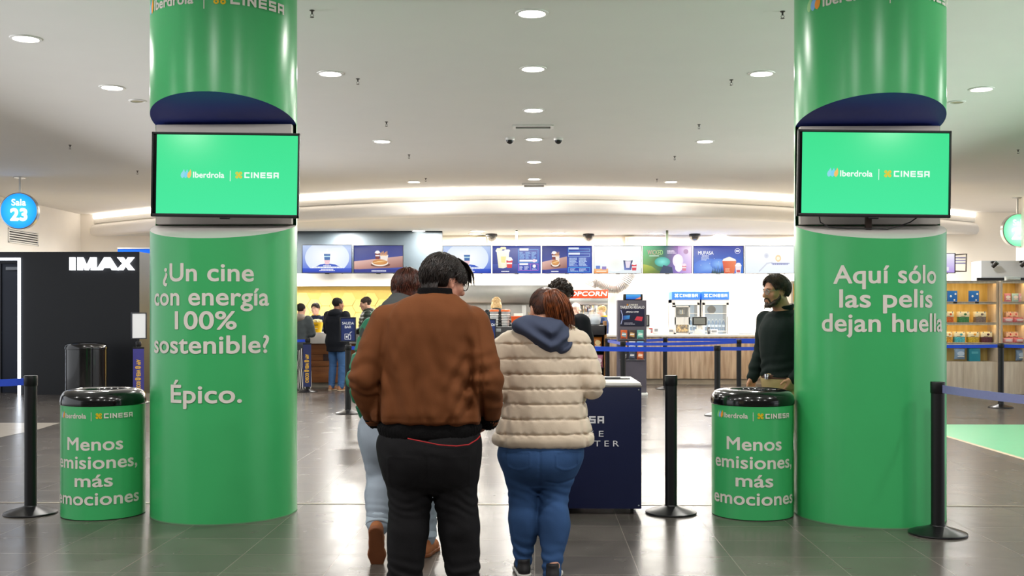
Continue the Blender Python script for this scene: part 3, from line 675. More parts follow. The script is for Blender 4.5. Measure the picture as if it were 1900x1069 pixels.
def pic_dog(a, w, h, x1=None):
    x1 = x1 or w; W_ = x1
    a.rect(0, 0, x1, h, '#3A4CA8', '#27337E'); a.poly([(0, h * .12), (x1, h * .2), (x1, h * .62), (0, h * .42)], '#B98074', ['#C08C80', '#8C5A56', '#C79C92', '#E2B8AE'])
    a.rect(0, 0, x1, h * .13, '#1E2F8C')
    cup(a, W_ * .48, h * .5, h * .2, '#7E2E2A'); a.poly([(W_ * .55, h * .42), (W_ * .68, h * .42), (W_ * .70, h * .66), (W_ * .53, h * .66)], '#F2E6DC')
    for k in range(6): a.rect(W_ * (.54 + .025 * k), h * .62, W_ * (.555 + .025 * k), h * (.74 + .03 * (k % 3)), '#E7A64E')
    a.ell(W_ * .54, h * .29, W_ * .2, h * .08, '#6B3B30'); a.ell(W_ * .53, h * .36, W_ * .17, h * .12, '#F4E8DC'); a.ell(W_ * .53, h * .39, W_ * .155, h * .1, '#E6A85C', 28, '#C98240'); a.stroke([(W_ * .4, h * .37), (W_ * .5, h * .41), (W_ * .66, h * .44)], h * .018, '#F7DDA8')
    for k in range(12): a.rect(W_ * (.36 + .025 * k), h * .045, W_ * (.38 + .025 * k), h * .085, '#EEF1FA')
def rows_(a, x0, y0, x1, y1, n, col, seed, cols=1, h=.55):
    r = random.Random(seed); cw = (x1 - x0) / cols
    for c in range(cols):
        for i in range(n):
            y = y1 - (y1 - y0) * (i + 1) / n; hh = (y1 - y0) / n * h; x = x0 + c * cw; end = x + cw * r.uniform(.45, .9)
            while x < end:
                ww = r.uniform(.2, .5) * .05; a.rect(x, y, min(x + ww, end), y + hh, col); x += ww + .006
def pic_popcorn(a, w, h):
    a.rect(0, 0, w, h, '#1C2C86', '#33459C'); a.rect(0, h * .12, w * .52, h * .34, '#22348F', '#3A4FA8'); a.poly([(w * .12, h * .2), (w * .22, h * .18), (w * .32, h * .24), (w * .35, h * .84), (w * .08, h * .84)], '#F4F0D6', ['#E9E2B8', '#F3EED6', '#E8E0BC', '#FFFDF0', '#FFFBEA'])
    a.poly([(w * .18, h * .4), (w * .26, h * .38), (w * .28, h * .62), (w * .17, h * .62)], '#F3E79A')
    for i in range(16): a.ell(w * (.09 + .26 * ((i * 37) % 16) / 16), h * (.83 + .05 * ((i * 7) % 3)), w * .03, h * .05, ['#FFFEF4', '#FFF6DA', '#FBF0C8'][i % 3], 12)
    cup(a, w * .35, h * .2, h * .25)
    for k in range(7): a.rect(w * (.18 + .024 * k), h * .05, w * (.2 + .024 * k), h * .085, '#EEF1FA')
    a.rect(w * .52, 0, w, h, '#0F3FB4', '#173A9C'); a.frame(w * .54, h * .4, w * .95, h * .88, h * .014, '#55B4F2'); a.frame(w * .54, h * .1, w * .95, h * .34, h * .014, '#C66AD0'); a.stroke([(w * .79, h * .1), (w * .79, h * .34)], h * .012, '#C66AD0')
    a.rect(w * .56, h * .84, w * .75, h * .92, '#F4F6FB'); a.rect(w * .56, h * .3, w * .74, h * .37, '#F4F6FB'); a.rect(w * .56, h * .43, w * .93, h * .5, '#F2F4FA'); a.ell(w * .87, h * .46, w * .04, h * .06, '#F0D9E4')
    rows_(a, w * .56, h * .53, w * .94, h * .8, 8, '#8FC4F2', 3, 3); rows_(a, w * .56, h * .13, w * .77, h * .28, 4, '#D9DCF4', 4, 2); a.ell(w * .87, h * .26, w * .035, h * .06, '#F4F2EE'); rows_(a, w * .82, h * .13, w * .94, h * .18, 2, '#D9DCF4', 5)
def pic_burger(a, w, h):
    pic_dog(a, w, h, w * .5); a.rect(w * .5, 0, w, h, '#0E41B8', '#0C3296')
    a.rect(w * .53, h * .88, w * .74, h * .95, '#F6F8FC'); a.frame(w * .53, h * .8, w * .96, h * .9, h * .014, '#6FB8F0'); a.rect(w * .53, h * .69, w * .76, h * .76, '#F6F8FC'); a.frame(w * .53, h * .62, w * .96, h * .72, h * .014, '#9FC8F2')
    rows_(a, w * .54, h * .26, w * .94, h * .58, 10, '#BFD8F6', 6, 2, .7); a.frame(w * .53, h * .05, w * .96, h * .21, h * .014, '#58B8EE'); rows_(a, w * .56, h * .07, w * .93, h * .19, 4, '#CFE2F8', 7, 2)
def pic_pale(a, w, h):
    a.rect(0, 0, w, h, '#E7F0F4', '#FDFFFF'); a.ell(w * .45, h * .38, w * .22, h * .32, '#EEF0E8', 30, '#F4F9F9'); a.rect(0, 0, w * .3, h * .17, '#F08C3C', '#F7C38C'); a.rect(w * .04, h * .16, w * .13, h * .28, '#5B7BC8'); a.rect(w * .17, h * .14, w * .26, h * .25, '#8C78C0'); a.rect(w * .05, h * .05, w * .26, h * .09, '#FBE6CC')
    a.poly([(w * .64, h * .12), (w * .79, h * .12), (w * .82, h * .48), (w * .62, h * .48)], '#31407E', ['#6F7FC8', '#4A5AA0', '#1E2450', '#28305C']); a.poly([(w * .68, h * .2), (w * .75, h * .2), (w * .78, h * .44), (w * .66, h * .44)], '#E9DCEC'); a.ell(w * .72, h * .52, w * .1, h * .07, '#FDFDFA')
    cup(a, w * .85, h * .1, h * .2, '#D93A4C', '#FBF4F4')
def pic_green(a, w, h):
    a.poly([(0, 0), (w * .4, 0), (w * .45, h), (0, h)], '#2FA878', ['#7FA040', '#1F5A4C', '#1D6E5E', '#7FDDA0']); a.poly([(w * .4, 0), (w * .72, 0), (w * .72, h), (w * .45, h)], '#6A4FB8', ['#1F5A6C', '#8C6AC8', '#8A5AA8', '#1E6A62']); a.poly([(w * .72, 0), (w, 0), (w, h), (w * .72, h)], '#E6C4EE', ['#9A78D0', '#D9B2EC', '#F6E4F8', '#B880C8'])
    a.poly([(0, h * .34), (w * .18, h * .26), (w * .3, h * .1), (w * .5, 0), (0, 0)], '#93A83C', ['#C8CC60', '#A4B44A', '#5E7A34', '#2E4A30', '#8A9E38']); a.ell(w * .4, h * .42, w * .16, h * .18, '#7FE8DC', 24, '#3AA89A'); a.poly([(w * .34, 0), (w * .62, 0), (w * .6, h * .22), (w * .42, h * .3)], '#243C60')
    n0 = len(a.v); a.text('WICKED', w * .25, h * .69, h * .17, '#E66AA0', bold=0., width=w * .32); a.tint(n0, '#F070A8', '#A8F08A')
    a.rect(w * .13, h * .63, w * .33, h * .655, '#D8EFE0'); rows_(a, w * .5, h * .73, w * .72, h * .86, 3, '#F0E0F4', 9, 1, .7); a.ell(w * .885, h * .8, w * .05, h * .09, '#A878A8')
    a.ell(w * .72, h * .46, w * .11, h * .25, '#FFFDF2', 28, '#F3E6F6'); a.ell(w * .735, h * .22, w * .075, h * .17, '#FBF4FA'); cup(a, w * .85, h * .09, h * .17, '#DC7A90', '#F8E2EE')
def pic_blue(a, w, h):
    a.rect(0, 0, w, h, '#3D7BE0', '#20309A'); a.ell(w * .3, h * .2, w * .3, h * .35, '#7FB0F4', 28, '#3D70D8'); a.ell(w * .5, h * .34, w * .16, h * .2, '#8ABEF8', 24, '#477CE0')
    for i in range(22): x = w * (.36 + .012 * ((i * 5) % 22)); a.poly([(x, 0), (x + w * .015, 0), (x + w * (.02 - .012 * (i % 4)), h * (.14 + .05 * ((i * 7) % 5)))], ['#153A50', '#1E4C5C', '#234A48'][i % 3])
    for i in range(7): a.ell(w * (.15 + .09 * i), h * (.3 + .3 * ((i * 3) % 5) / 5), w * .006, h * .012, '#F4F8FF', 8)
    a.text('MUFASA', w * .25, h * .69, h * .13, '#F4F5FA', bold=.02, width=w * .31); rows_(a, w * .17, h * .62, w * .38, h * .67, 1, '#E8ECF8', 11, 1, .7); rows_(a, w * .16, h * .48, w * .38, h * .6, 3, '#DCE4F6', 12, 1, .6); a.ell(w * .885, h * .82, w * .058, h * .1, '#EEF2FC'); a.ell(w * .885, h * .82, w * .05, h * .086, '#2A3FA8'); a.rect(w * .85, h * .79, w * .92, h * .85, '#EEF2FC')
    a.poly([(w * .62, 0), (w * .82, 0), (w * .86, h * .45), (w * .58, h * .45)], '#E8643C', ['#D8502C', '#E87040', '#F08A58', '#E05A34']); a.poly([(w * .58, h * .45), (w * .86, h * .45), (w * .84, h * .52), (w * .72, h * .61), (w * .6, h * .53)], '#FFF8EE'); rows_(a, w * .64, h * .06, w * .8, h * .2, 3, '#F6C8A8', 13, 1, .6); cup(a, w * .9, 0, h * .24, '#F0E8EC', '#FBF6F6'); a.rect(w * .865, h * .03, w * .935, h * .12, '#CC4A5A')
def pic_white(a, w, h):
    a.rect(0, 0, w, h, '#EAF3FC', '#FBFDFF'); a.ell(w * .44, h * .65, w * .05, h * .1, '#BFC4D8', 24, '#DDE0EA'); a.ell(w * .68, h * .55, w * .06, h * .13, '#F4A45A', 24, '#FBD9A8'); a.ell(w * .68, h * .55, w * .035, h * .07, '#FFF1DA')
    a.stroke([(w * .55, h * .36), (w * .9, h * .36)], h * .04, '#B9BEDC'); a.stroke([(w * .3, h * .08), (w * .45, h * .36), (w * .55, h * .4)], h * .05, '#D4D8E4'); rows_(a, w * .56, h * .3, w * .92, h * .4, 1, '#8C92C0', 15, 1, .8)
def pic_lilac(a, w, h):
    a.rect(0, 0, w, h, '#B79AE6', '#F7F4FF'); a.rect(w * .55, h * .1, w * .85, h * .3, '#F4EAF8'); a.rect(w * .62, h * .13, w * .78, h * .24, '#D85A6A')
def menu_screen(x0, x1, y0, y1, d, fn, label, poles=False, back=0):
    p0 = P(x0, y1, d); p1 = P(x1, y0, d); w = p1.x - p0.x; h = p1.z - p0.z; y = p0.y
    t = thing('menu_screen', label, 'menu screen', ((p0.x + p1.x) / 2, y, (p0.z + p1.z) / 2), 0, 'menu screens hung over the bar')
    mb = MB(); b = .012
    for q, s in (((0, 0, h / 2 - b / 2), (w - .006, .05, b)), ((0, 0, -h / 2 + b / 2), (w - .006, .05, b)), ((-w / 2 + .003 + b / 2, 0, 0), (b, .05, h)), ((w / 2 - .003 - b / 2, 0, 0), (b, .05, h))): mb.box(q, s, .003)
    mb.build('bezel', blacksat, t); MB().box((0, .03, 0), (w - .02, .03, h - .01)).build('back_cover', black, t)
    MB().box((0, .012, -h / 2 - .012), (.1, .03, .02), .004).box((w * .3, .012, -h / 2 - .008), (.03, .02, .012), .003).build('sensor', black, t)
    if poles: MB().span((-.025, .02, h / 2), (.025, .06, (3.4 if y > 24.5 else CEIL) - t.location.z)).build('hanger', mat('green_grey_pole', '#46503E', .5), t)
    if back: MB().span((-.2, .04, -.15), (.2, back - y, .15), .01).build('wall_bracket', blacksat, t)
    a = Art(); fn(a, w - .03, h - .024); a.v = [(min(max(q[0], 0), w - .03), min(max(q[1], 0), h - .024), q[2]) for q in a.v]; a.build('screen_picture', t, plane_map(-(w - .03) / 2, .012, -(h - .024) / 2, .006), 'screen'); return t
menu_screen(560, 654, 454, 507, 24.95, pic_drink, 'menu screen on the slate panel with blue cup in white glow, by the left pillar', False, 25.2)
menu_screen(655.5, 749, 455, 507, 24.95, pic_dog, 'menu screen on the slate panel filled by a hot dog and drink, no price list', False, 25.2)
scr = [(821, 912, pic_drink, 'menu screen with one blue cup in a white glow, right of the slate panel'), (913, 1004, pic_popcorn, 'menu screen with a tall popcorn box beside blue price boxes'), (1005, 1099, pic_burger, 'menu screen split between a hot dog picture and a blue price list'),
    (1101, 1191, pic_pale, 'pale menu screen with a dark blue cup and orange corner'), (1192, 1284, pic_green, 'green and purple film menu screen with thin coloured title letters'), (1285.5, 1380, pic_blue, 'deep blue film menu screen with an orange popcorn bucket'), (1381, 1474, pic_white, 'almost white menu screen next to the right pillar')]
for k, (x0, x1, fn, lab) in enumerate(scr): menu_screen(x0, x1, 456, 508, 25.0, fn, lab, k in (1, 4))
menu_screen(1700, 1772, 470, 507, 23.6, pic_lilac, 'lilac menu screen seen just right of the right pillar', True)
p = P(1783, 490, 23.8); t = thing('wall_bracket', 'dark angled metal frame beside the lilac menu screen', 'frame', p)
MB().tube([(-.14, 0, .2), (.12, 0, .22), (.11, 0, -.16), (-.14, 0, -.16)], .018, 6).build('tube_frame', mat('bronze_metal', '#5A5450', .4, .6), t)
for k in range(3): MB().box((-.0, .05, .14 - k * .06), (.24, .01, .025)).build('bar', mat('lilac_bar', '#8C8CC8', .5), t)

# ------------------------------------------------------------------ bar counters
oak = wood('light_oak_panel', '#A98F76', '#D2BCA2', .5, (9, 9, .8)); oak2 = wood('brown_oak_panel', '#7A4A2A', '#9C643A', .5, (1, 10, 10)); dkw = wood('dark_walnut_panel', '#33211E', '#46302A', .5, (1, 10, 10))
quartz = mat('white_counter_top', '#F3F1EC', .25, var=.01, scale=6)
x0, y0 = W(1058, 22.3); x1 = 7.2
t = thing('bar_counter', 'long pale wood bar counter with white top behind the blue belts', 'counter', ((x0 + x1) / 2, y0, 0)); hw = (x1 - x0) / 2
MB().span((-hw, .06, 0), (hw, .8, .12)).build('plinth', mat('stone_plinth', '#A79C8C', .5, var=.12, scale=6), t)
k = 0; xx = -hw
while xx < hw - .02:
    wd = min(.62, hw - xx); MB().span((xx + .002, 0, .12), (xx + wd - .002, .76, .985), .003).build('front_panel', oak, t); xx += wd
MB().span((-hw - .02, -.04, .985), (hw + .02, .85, 1.03), .004).build('worktop', quartz, t)
bar_top = 1.03; bar_y = y0
x0b = W(470, 21.2)[0]; x1b, y0b = W(897, 21.2)
t = thing('bar_counter', 'brown wood bar counter with thick white top in front of the yellow tile wall', 'counter', ((x0b + x1b) / 2, y0b, 0)); hw = (x1b - x0b) / 2
MB().span((-hw, .08, 0), (hw, .7, .1)).build('plinth', mat('stone_plinth', '#A79C8C', .5), t)
for z0_, z1_ in ((.1, .42), (.42, .53), (.53, .66), (.66, .87)): MB().span((-hw, .0 if z0_ != .42 else -.012, z0_ + .003), (hw, .7, z1_ - .003), .002).build('front_board', oak2, t)
for dx in (-.9, .4, 1.4): MB().span((dx, -.006, .53), (dx + .3, .01, .66)).build('dark_inset', dkw, t)
MB().span((-hw - .03, -.05, .87), (hw + .03, .8, 1.09), .01).build('worktop', quartz, t)
left_top = 1.09; left_y = y0b
# dark servery between the two counters, with the snack rack at its end
xa, ya = W(905, 21.0); xb, _ = W(1050, 21.0)
t = thing('servery', 'black servery counter below the cup stacks and orange tub', 'counter', ((xa + xb) / 2, ya, 0)); hw = (xb - xa) / 2
MB().span((-hw, 0, 0), (hw, .8, .8), .004).build('cabinet', black, t); MB().span((-hw, -.02, .8), (hw, .82, 1.2), .006).build('upper_shelf', mat('charcoal_laminate', '#2B2A2C', .45), t)
for k in range(3): MB().box((-hw + .2 + k * .35, -.025, 1.14), (.12, .01, .06), .003).build('price_holder', clearp, t)
serv_top = 1.2; serv_y = ya
xr, yr = W(1092, 20.3)
t = thing('snack_rack', 'dark snack rack with wooden side board in front of the bar', 'rack', (xr, yr, 0), 0)
MB().span((-.36, .0, 0), (-.33, .5, 1.28)).build('side_board', black, t); MB().span((.30, -.02, 0), (.34, .5, 1.32)).build('side_board', wood('rack_oak', '#8A6238', '#B4844E', .5), t)
MB().span((-.33, .46, 0), (.30, .49, 1.28)).build('back_board', black, t)
for z in (.08, .42, .76): MB().span((-.33, .02, z), (.30, .46, z + .02)).build('shelf', black, t)
MB().span((-.36, -.02, 1.06), (.34, .5, 1.24), .004).build('top_box', mat('charcoal_laminate', '#2B2A2C', .45), t)
rack_top = 1.24
def bag(name, label, loc, w, h, d, c1, c2, group, rz=0.):
    """pillow shaped bag, crimped at top and bottom, with a printed band"""
    mb = MB(); n = 12; prof = []
    vs = []; fs = []; m = 16
    for i in range(m + 1):
        k = i / m; z = k * h; th = d / 2 * (math.sin(PI * min(1, max(0, k))) ** .55) + .002; ww = w / 2 * (1 - .08 * math.sin(PI * k))
        for j in range(n):
            a = 2 * PI * j / n; vs.append((ww * math.copysign(abs(math.cos(a)) ** .75, math.cos(a)), th * math.sin(a), z))
    for i in range(m):
        for j in range(n): fs.append((i * n + j, i * n + (j + 1) % n, (i + 1) * n + (j + 1) % n, (i + 1) * n + j))
    fs += [tuple(range(n))[::-1], tuple(m * n + j for j in range(n))]
    o = MB().add(vs, fs).build(name, mat('foil_' + c1.strip('#'), c1, .32, var=.08, scale=30, bump=.05, bscale=40), None, 40, loc, rz); tag(o, label, 'snack bag', group)
    a = Art(); a.ell(0, h * .55, w * .33, h * .2, c2, 20); a.rect(-w * .3, h * .24, w * .3, h * .32, '#F6F0E6'); a.build('printed_front', o, plane_map(0, -d / 2 - .004, 0), 'print'); return o
rg = 'snack bags on the dark rack'
for (dx, z, c1, c2, wd) in ((-.2, .78, '#C81E2E', '#F4D0D0', 'red'), (.0, .78, '#E8D2D8', '#C86A8A', 'pale pink'), (.18, .78, '#C8762A', '#F2D8A0', 'amber'), (-.18, .44, '#D8588C', '#F8D8E4', 'pink'), (.02, .44, '#D87CA8', '#FFF0F6', 'light pink'), (.2, .44, '#D890B0', '#FBE7F0', 'rose'), (-.16, .1, '#7A3A8C', '#E8C8F0', 'violet'), (.1, .1, '#B83A6C', '#F8D0E0', 'magenta')):
    bag('snack_bag', '%s snack bag on the %s shelf of the dark rack' % (wd, {.78: 'top', .44: 'middle', .1: 'bottom'}[z]), (xr + dx, yr + .14, z), .17, .24, .09, c1, c2, rg)
def sweet_bag(px, c, w, lab):
    x, y = W(px, 20.5); b = tag(MB().lathe([(.03, 0), (.1, .02), (.115, .12), (.1, .2), (.09, .21)], 16).build('sweet_tub', clearp, None, 40, (x, y, rack_top)), lab, 'tub', 'clear tubs on the snack rack')
    MB().lathe([(.0, .01), (.09, .02), (.1, .1), (.07, .15), (0, .16)], 14).build('sweets', mat('sweets_' + c.strip('#'), c, .5, var=.4, scale=40), b)
sweet_bag(1082, '#E4A6BC', .2, 'clear tub of pink sweets on the snack rack'); sweet_bag(1104, '#B4BEE0', .2, 'clear tub of pale blue sweets on the snack rack')
# cups, tub and tall jars on the servery
def cups(px, lab):
    x, y = W(px, 21.3); t = thing('cup_stack', lab, 'cup stack', (x, y, serv_top), 0, 'tall clear cup stacks')
    MB().lathe([(.0, 0), (.07, 0), (.085, .3), (.08, .3)], 20).build('cups', clearp, t)
    MB().lathe([(.08, .3), (.092, .305), (.09, .34), (.0, .35)], 20).build('lid', mat('orange_lid', '#E8743C', .4), t)
    for k in range(5): MB().lathe([(.074 + .003 * k, .05 * k + .04), (.078 + .003 * k, .05 * k + .045), (.074 + .003 * k, .05 * k + .05)], 18).build('cup_rim', whitep, t)
cups(917, 'clear cup stack with orange lid, left of the pair on the servery'); cups(938, 'clear cup stack with orange lid, right of the pair, next to the orange tub')
x, y = W(962, 21.3); t = thing('popcorn_tub', 'bright orange square tub of white napkins on the servery', 'tub', (x, y, serv_top))
MB().add([(-.12, -.12, 0), (.12, -.12, 0), (.12, .12, 0), (-.12, .12, 0), (-.145, -.145, .2), (.145, -.145, .2), (.145, .145, .2), (-.145, .145, .2)], [(0, 3, 2, 1), (0, 1, 5, 4), (1, 2, 6, 5), (2, 3, 7, 6), (3, 0, 4, 7)]).box((0, 0, .205), (.3, .3, .014), .004).build('tub', mat('orange_plastic', '#E85A1E', .35), t)
MB().box((0, 0, .235), (.18, .2, .06), .008).build('napkins', mat('paper', '#F6EFE2', .9, var=.03), t)
# back kitchen units: steel canopy, doors, popcorn machine
ky = 25.7
xa = W(845, ky)[0]; xb = W(1038, ky)[0]
t = thing('steel_unit', 'stainless steel back cabinet with hood behind the blonde woman', 'cabinet', ((xa + xb) / 2, ky, 0)); hw = (xb - xa) / 2
MB().span((-hw, 0, 0), (hw, .7, 1.72), .01).build('carcass', mat('pale_steel', '#B7B6B2', .3, .9, var=.04, scale=8), t); MB().span((-hw, -.25, 1.72), (hw, .7, 2.14), .01).build('hood', mat('pale_steel', '#B7B6B2', .3, .9), t)
for k in range(3):
    d_ = MB().span((-hw + .05 + k * hw * .66, -.02, .9), (-hw + k * hw * .66 + hw * .62, 0, 1.68), .004).build('door', mat('steel_door', '#A9A7A3', .35, .7, var=.03), t)
    MB().tube([(-hw + .1 + k * hw * .66, -.04, 1.1), (-hw + .1 + k * hw * .66, -.04, 1.5)], .01, 6).build('handle', chrome, d_)
xa = W(1046, 25.2)[0]; xb = W(1128, 25.2)[0]; y = W(1090, 25.2)[1]; z1 = Z(538, 25.2); z0 = Z(553, 25.2)
t = thing('popcorn_machine', 'steel popcorn machine with red lettered sign and kettle behind glass', 'popcorn machine', ((xa + xb) / 2, y, 0)); hw = (xb - xa) / 2
MB().span((-hw, 0, 0), (hw, .8, 1.05), .01).build('base_cabinet', steel, t)
mb = MB()
for sx in (-hw + .03, hw - .03):
    for sy in (.03, .77): mb.span((sx - .025, sy - .025, 1.05), (sx + .025, sy + .025, z0))
mb.span((-hw, .75, 1.05), (hw, .8, z0)); mb.build('corner_posts', steel, t)
MB().span((-hw, -.04, z0 - .16), (hw, .8, z0), .01).build('canopy', steel, t)
s_ = MB().span((-hw, -.06, z0), (hw, .06, z1), .008).build('sign_box', mat('red_sign', '#E2401E', .4, var=.02, emit='#E03A18', estr=.5), t)
a = Art(); a.text('POPCORN', 0, z0 + .05, z1 - z0 - .09, '#FFF6EC', bold=.02, width=hw * 1.85, shear=.18); a.build('sign_lettering', t, plane_map(0, -.062, 0), 'bright')
ke = MB().lathe([(.0, 1.42), (.2, 1.42), (.21, 1.44), (.21, 1.66), (.2, 1.67), (.0, 1.69)], 28, (.1, .4, 0)).build('kettle', chrome, t); MB().tube([(.1, .4, 1.69), (.1, .4, z0 - .1)], .015, 8).tube([(.0, .3, 1.8), (.2, .3, 1.86)], .012, 6).build('kettle_hanger', steel, ke)
MB().span((-hw + .05, .0, 1.06), (hw - .05, .008, 1.5)).build('glass_front', glass, t)
mb = MB()
rr = random.Random(3)
for k in range(160): mb.sph((rr.uniform(-hw + .08, hw - .08), rr.uniform(.1, .7), 1.07 + rr.uniform(0, .14)), rr.uniform(.02, .032), 6, 4)
o = mb.build('popcorn', mat('popcorn', '#F6E6B4', .8, var=.1, scale=40), t); o['kind'] = 'stuff'
# flexible duct on the back wall
pts = [P(px, py, 26.2) for px, py in ((1094, 530), (1098, 522), (1106, 519), (1118, 524), (1130, 531), (1144, 532), (1156, 525), (1164, 512), (1168, 505))]
pts += [Vector((pts[-1].x + .04, BY - .13, pts[-1].z + .05)), Vector((pts[-1].x + .04, BY - .006, pts[-1].z + .05))]; mb = MB(); fine = []
for i in range(len(pts) - 1):
    for k in range(9): fine.append(pts[i].lerp(pts[i + 1], k / 9))
mb.tube(fine, [.16 + .01 * (i % 2) for i in range(len(fine))], 16)
o = mb.build('flexible_duct', mat('duct_foil', '#A9A7A4', .35, .6, var=.05, scale=20)); tag(o, 'silver flexible duct bending along the white wall above the popcorn sign', 'duct')
# air grilles on the white wall above the screens
for px, lab in ((893, 'beige wall box above the popcorn menu screen'), (1169, 'beige wall box above the pale menu screen')):
    p = P(px, 447, 26.4); t = thing('wall_box', lab, 'wall box', (p.x, BY, p.z), 0, 'beige boxes on the white wall'); MB().box((0, -.06, 0), (.24, .12, .22), .01).build('cover', mat('beige_plastic', '#D8CBAE', .6), t); MB().box((0, -.123, .02), (.16, .006, .08), .002).build('grille', mat('beige_dark', '#B4A684', .6), t)

# ------------------------------------------------------------------ drink fridges with bottles
def fridge(xl, xr_, label):
    d = 25.6; xa = W(xl, d)[0]; xb = W(xr_, d)[0]; y = W(1300, d)[1]; w = xb - xa; H_ = Z(541, d)
    t = thing('drink_fridge', label, 'fridge', ((xa + xb) / 2, y, 0), 0, 'white drink fridges'); h2 = w / 2; zh = Z(556, d); zt_ = Z(562, d)
    mb = MB().span((-h2, .05, 0), (-h2 + .05, .7, zh)).span((h2 - .05, .05, 0), (h2, .7, zh)).span((-h2, .64, 0), (h2, .7, zh)).span((-h2, .0, 0), (h2, .7, .55)).span((-h2, .03, zt_), (h2, .7, zh))
    mb.build('cabinet', whitep, t)
    MB().span((-h2 + .05, .6, .55), (h2 - .05, .635, zt_)).build('lining', mat('fridge_lining', '#BFD0DC', .4, emit='#A9C4DA', estr=.35), t)  # lining given a faint glow to brighten the dark interior
    MB().span((-h2, .0, zh), (h2, .7, H_), .01).build('header', mat('blue_header', '#2F6FC8', .4, emit='#2E6CC6', estr=.55), t)
    a = Art(); a.cinesa(-.27, zh + .06, .072, '#FFFFFF', '#FFFFFF'); a.build('header_lettering', t, plane_map(0, -.003, 0), 'bright')
    dr = MB().span((-h2 + .02, -.03, .56), (-h2 + .07, .03, zt_)).span((h2 - .07, -.03, .56), (h2 - .02, .03, zt_)).span((-h2 + .02, -.03, .56), (h2 - .02, .03, .62)).span((-h2 + .02, -.03, zt_ - .05), (h2 - .02, .03, zt_)).build('door', whitep, t)
    MB().span((-h2 + .07, -.004, .62), (h2 - .07, .004, zt_ - .05)).build('pane', glass, dr); MB().tube([(h2 - .045, -.05, .9), (h2 - .045, -.05, 1.4)], .01, 6).build('handle', grey, dr)
    for z in (.62, 1.04, 1.46): MB().span((-h2 + .06, .06, z), (h2 - .06, .58, z + .02)).build('shelf', whitep, t)
    MB().lathe([(0, 0), (.1, 0), (.1, .03)], 20, M=Matrix.Translation((0, .6, zt_ - .16)) @ Matrix.Rotation(PI / 2, 4, 'X')).build('fan', blacksat, t)
    return t, h2, y
water = mat('blue_water_bottle', '#5C9AD0', .15, var=.03, trans=.5, ior=1.33); wcap = mat('blue_cap', '#D8E6F2', .4)
bp_ = None
for xl, xr_, side in ((1247, 1299, 'left'), (1302, 1353, 'right')):
    t, h2, y = fridge(xl, xr_, 'white drink fridge with blue lettered header, %s of the pair' % side)
    for z, sh in ((1.06, 'middle'), (.64, 'lower')):
        for k in range(6):
            pos = (t.location.x - h2 + .11 + k * (2 * h2 - .22) / 5, y + .16, z); lab = 'small blue water bottle on the %s shelf of the %s drink fridge' % (sh, side)
            if bp_ is None:
                bp_ = thing('water_bottle', lab, 'bottle', pos, 0, 'water bottles in the drink fridges')
                MB().lathe([(.0, 0), (.034, .002), (.036, .02), (.034, .08), (.036, .1), (.036, .17), (.03, .2), (.014, .235), (.013, .25)], 14).build('bottle', water, bp_)
                MB().lathe([(.037, .085), (.0375, .14)], 14).build('label_band', mat('white_label', '#C4DCF0', .5), bp_); MB().cyl((0, 0, .25), .016, .022, 12).build('cap', wcap, bp_)
            else: dup(bp_, pos, 0, lab)
for o in bpy.data.objects:
    if o.name.startswith('water_bottle'): o['group'] = 'water bottles, ' + o['label'].split(' on the ')[1]

# ------------------------------------------------------------------ things on the wood bar counter
x, y = W(1266, 22.6); t = thing('popcorn_warmer', 'white popcorn warmer with glass front and popcorn picture on the bar counter', 'popcorn warmer', (x, y, bar_top))
mb = MB().span((-.16, 0, 0), (-.135, .4, .6)).span((.135, 0, 0), (.16, .4, .6)).span((-.16, .38, 0), (.16, .4, .6)).span((-.16, 0, .57), (.16, .4, .6)).span((-.16, 0, 0), (.16, .4, .03)).span((-.16, 0, .2), (.16, .02, .36)); mb.build('case', whitep, t)
MB().span((-.135, .0, .03), (.135, .006, .57)).build('glass', glass, t)
mb = MB()
for k in range(120): mb.sph((rr.uniform(-.12, .12), rr.uniform(.03, .36), .04 + rr.uniform(0, .15)), rr.uniform(.016, .026), 6, 4)
o = mb.build('popcorn', mat('popcorn_gold', '#EFC77C', .8, var=.12, scale=40), t); o['kind'] = 'stuff'
MB().lathe([(.05, .4), (.085, .42), (.08, .52), (.03, .54)], 16, (0, .2, 0)).build('kettle', chrome, t)
def terminal(px, py0, py1, lab, w=.3):
    x, y = W(px, 22.5); t = thing('till_terminal', lab, 'till', (x, y + .1, bar_top), 0, 'tills on the bar counter'); zc = Z((py0 + py1) / 2, 22.6) - bar_top; h = (py1 - py0) / FPX * 22.6
    MB().box((0, 0, zc), (w, .05, h), .012).build('monitor', black, t); MB().box((0, -.027, zc), (w - .06, .004, h - .05), .002).build('screen', mat('till_screen', '#6E706C', .2, emit='#6E6E66', estr=.25), t)
    MB().span((-.04, .02, 0), (.04, .08, zc), .006).span((-.12, -.02, 0), (.12, .14, .03), .006).build('stand', whitep, t); MB().box((-.02, -.06, .05), (.16, .1, .1), .008).build('printer', whitep, t); return t
terminal(1299, 588, 604, 'till with dark grey screen on the bar counter in front of the drink fridges')
terminal(1202, 584, 606, 'till side-on behind the dark card display', .09)
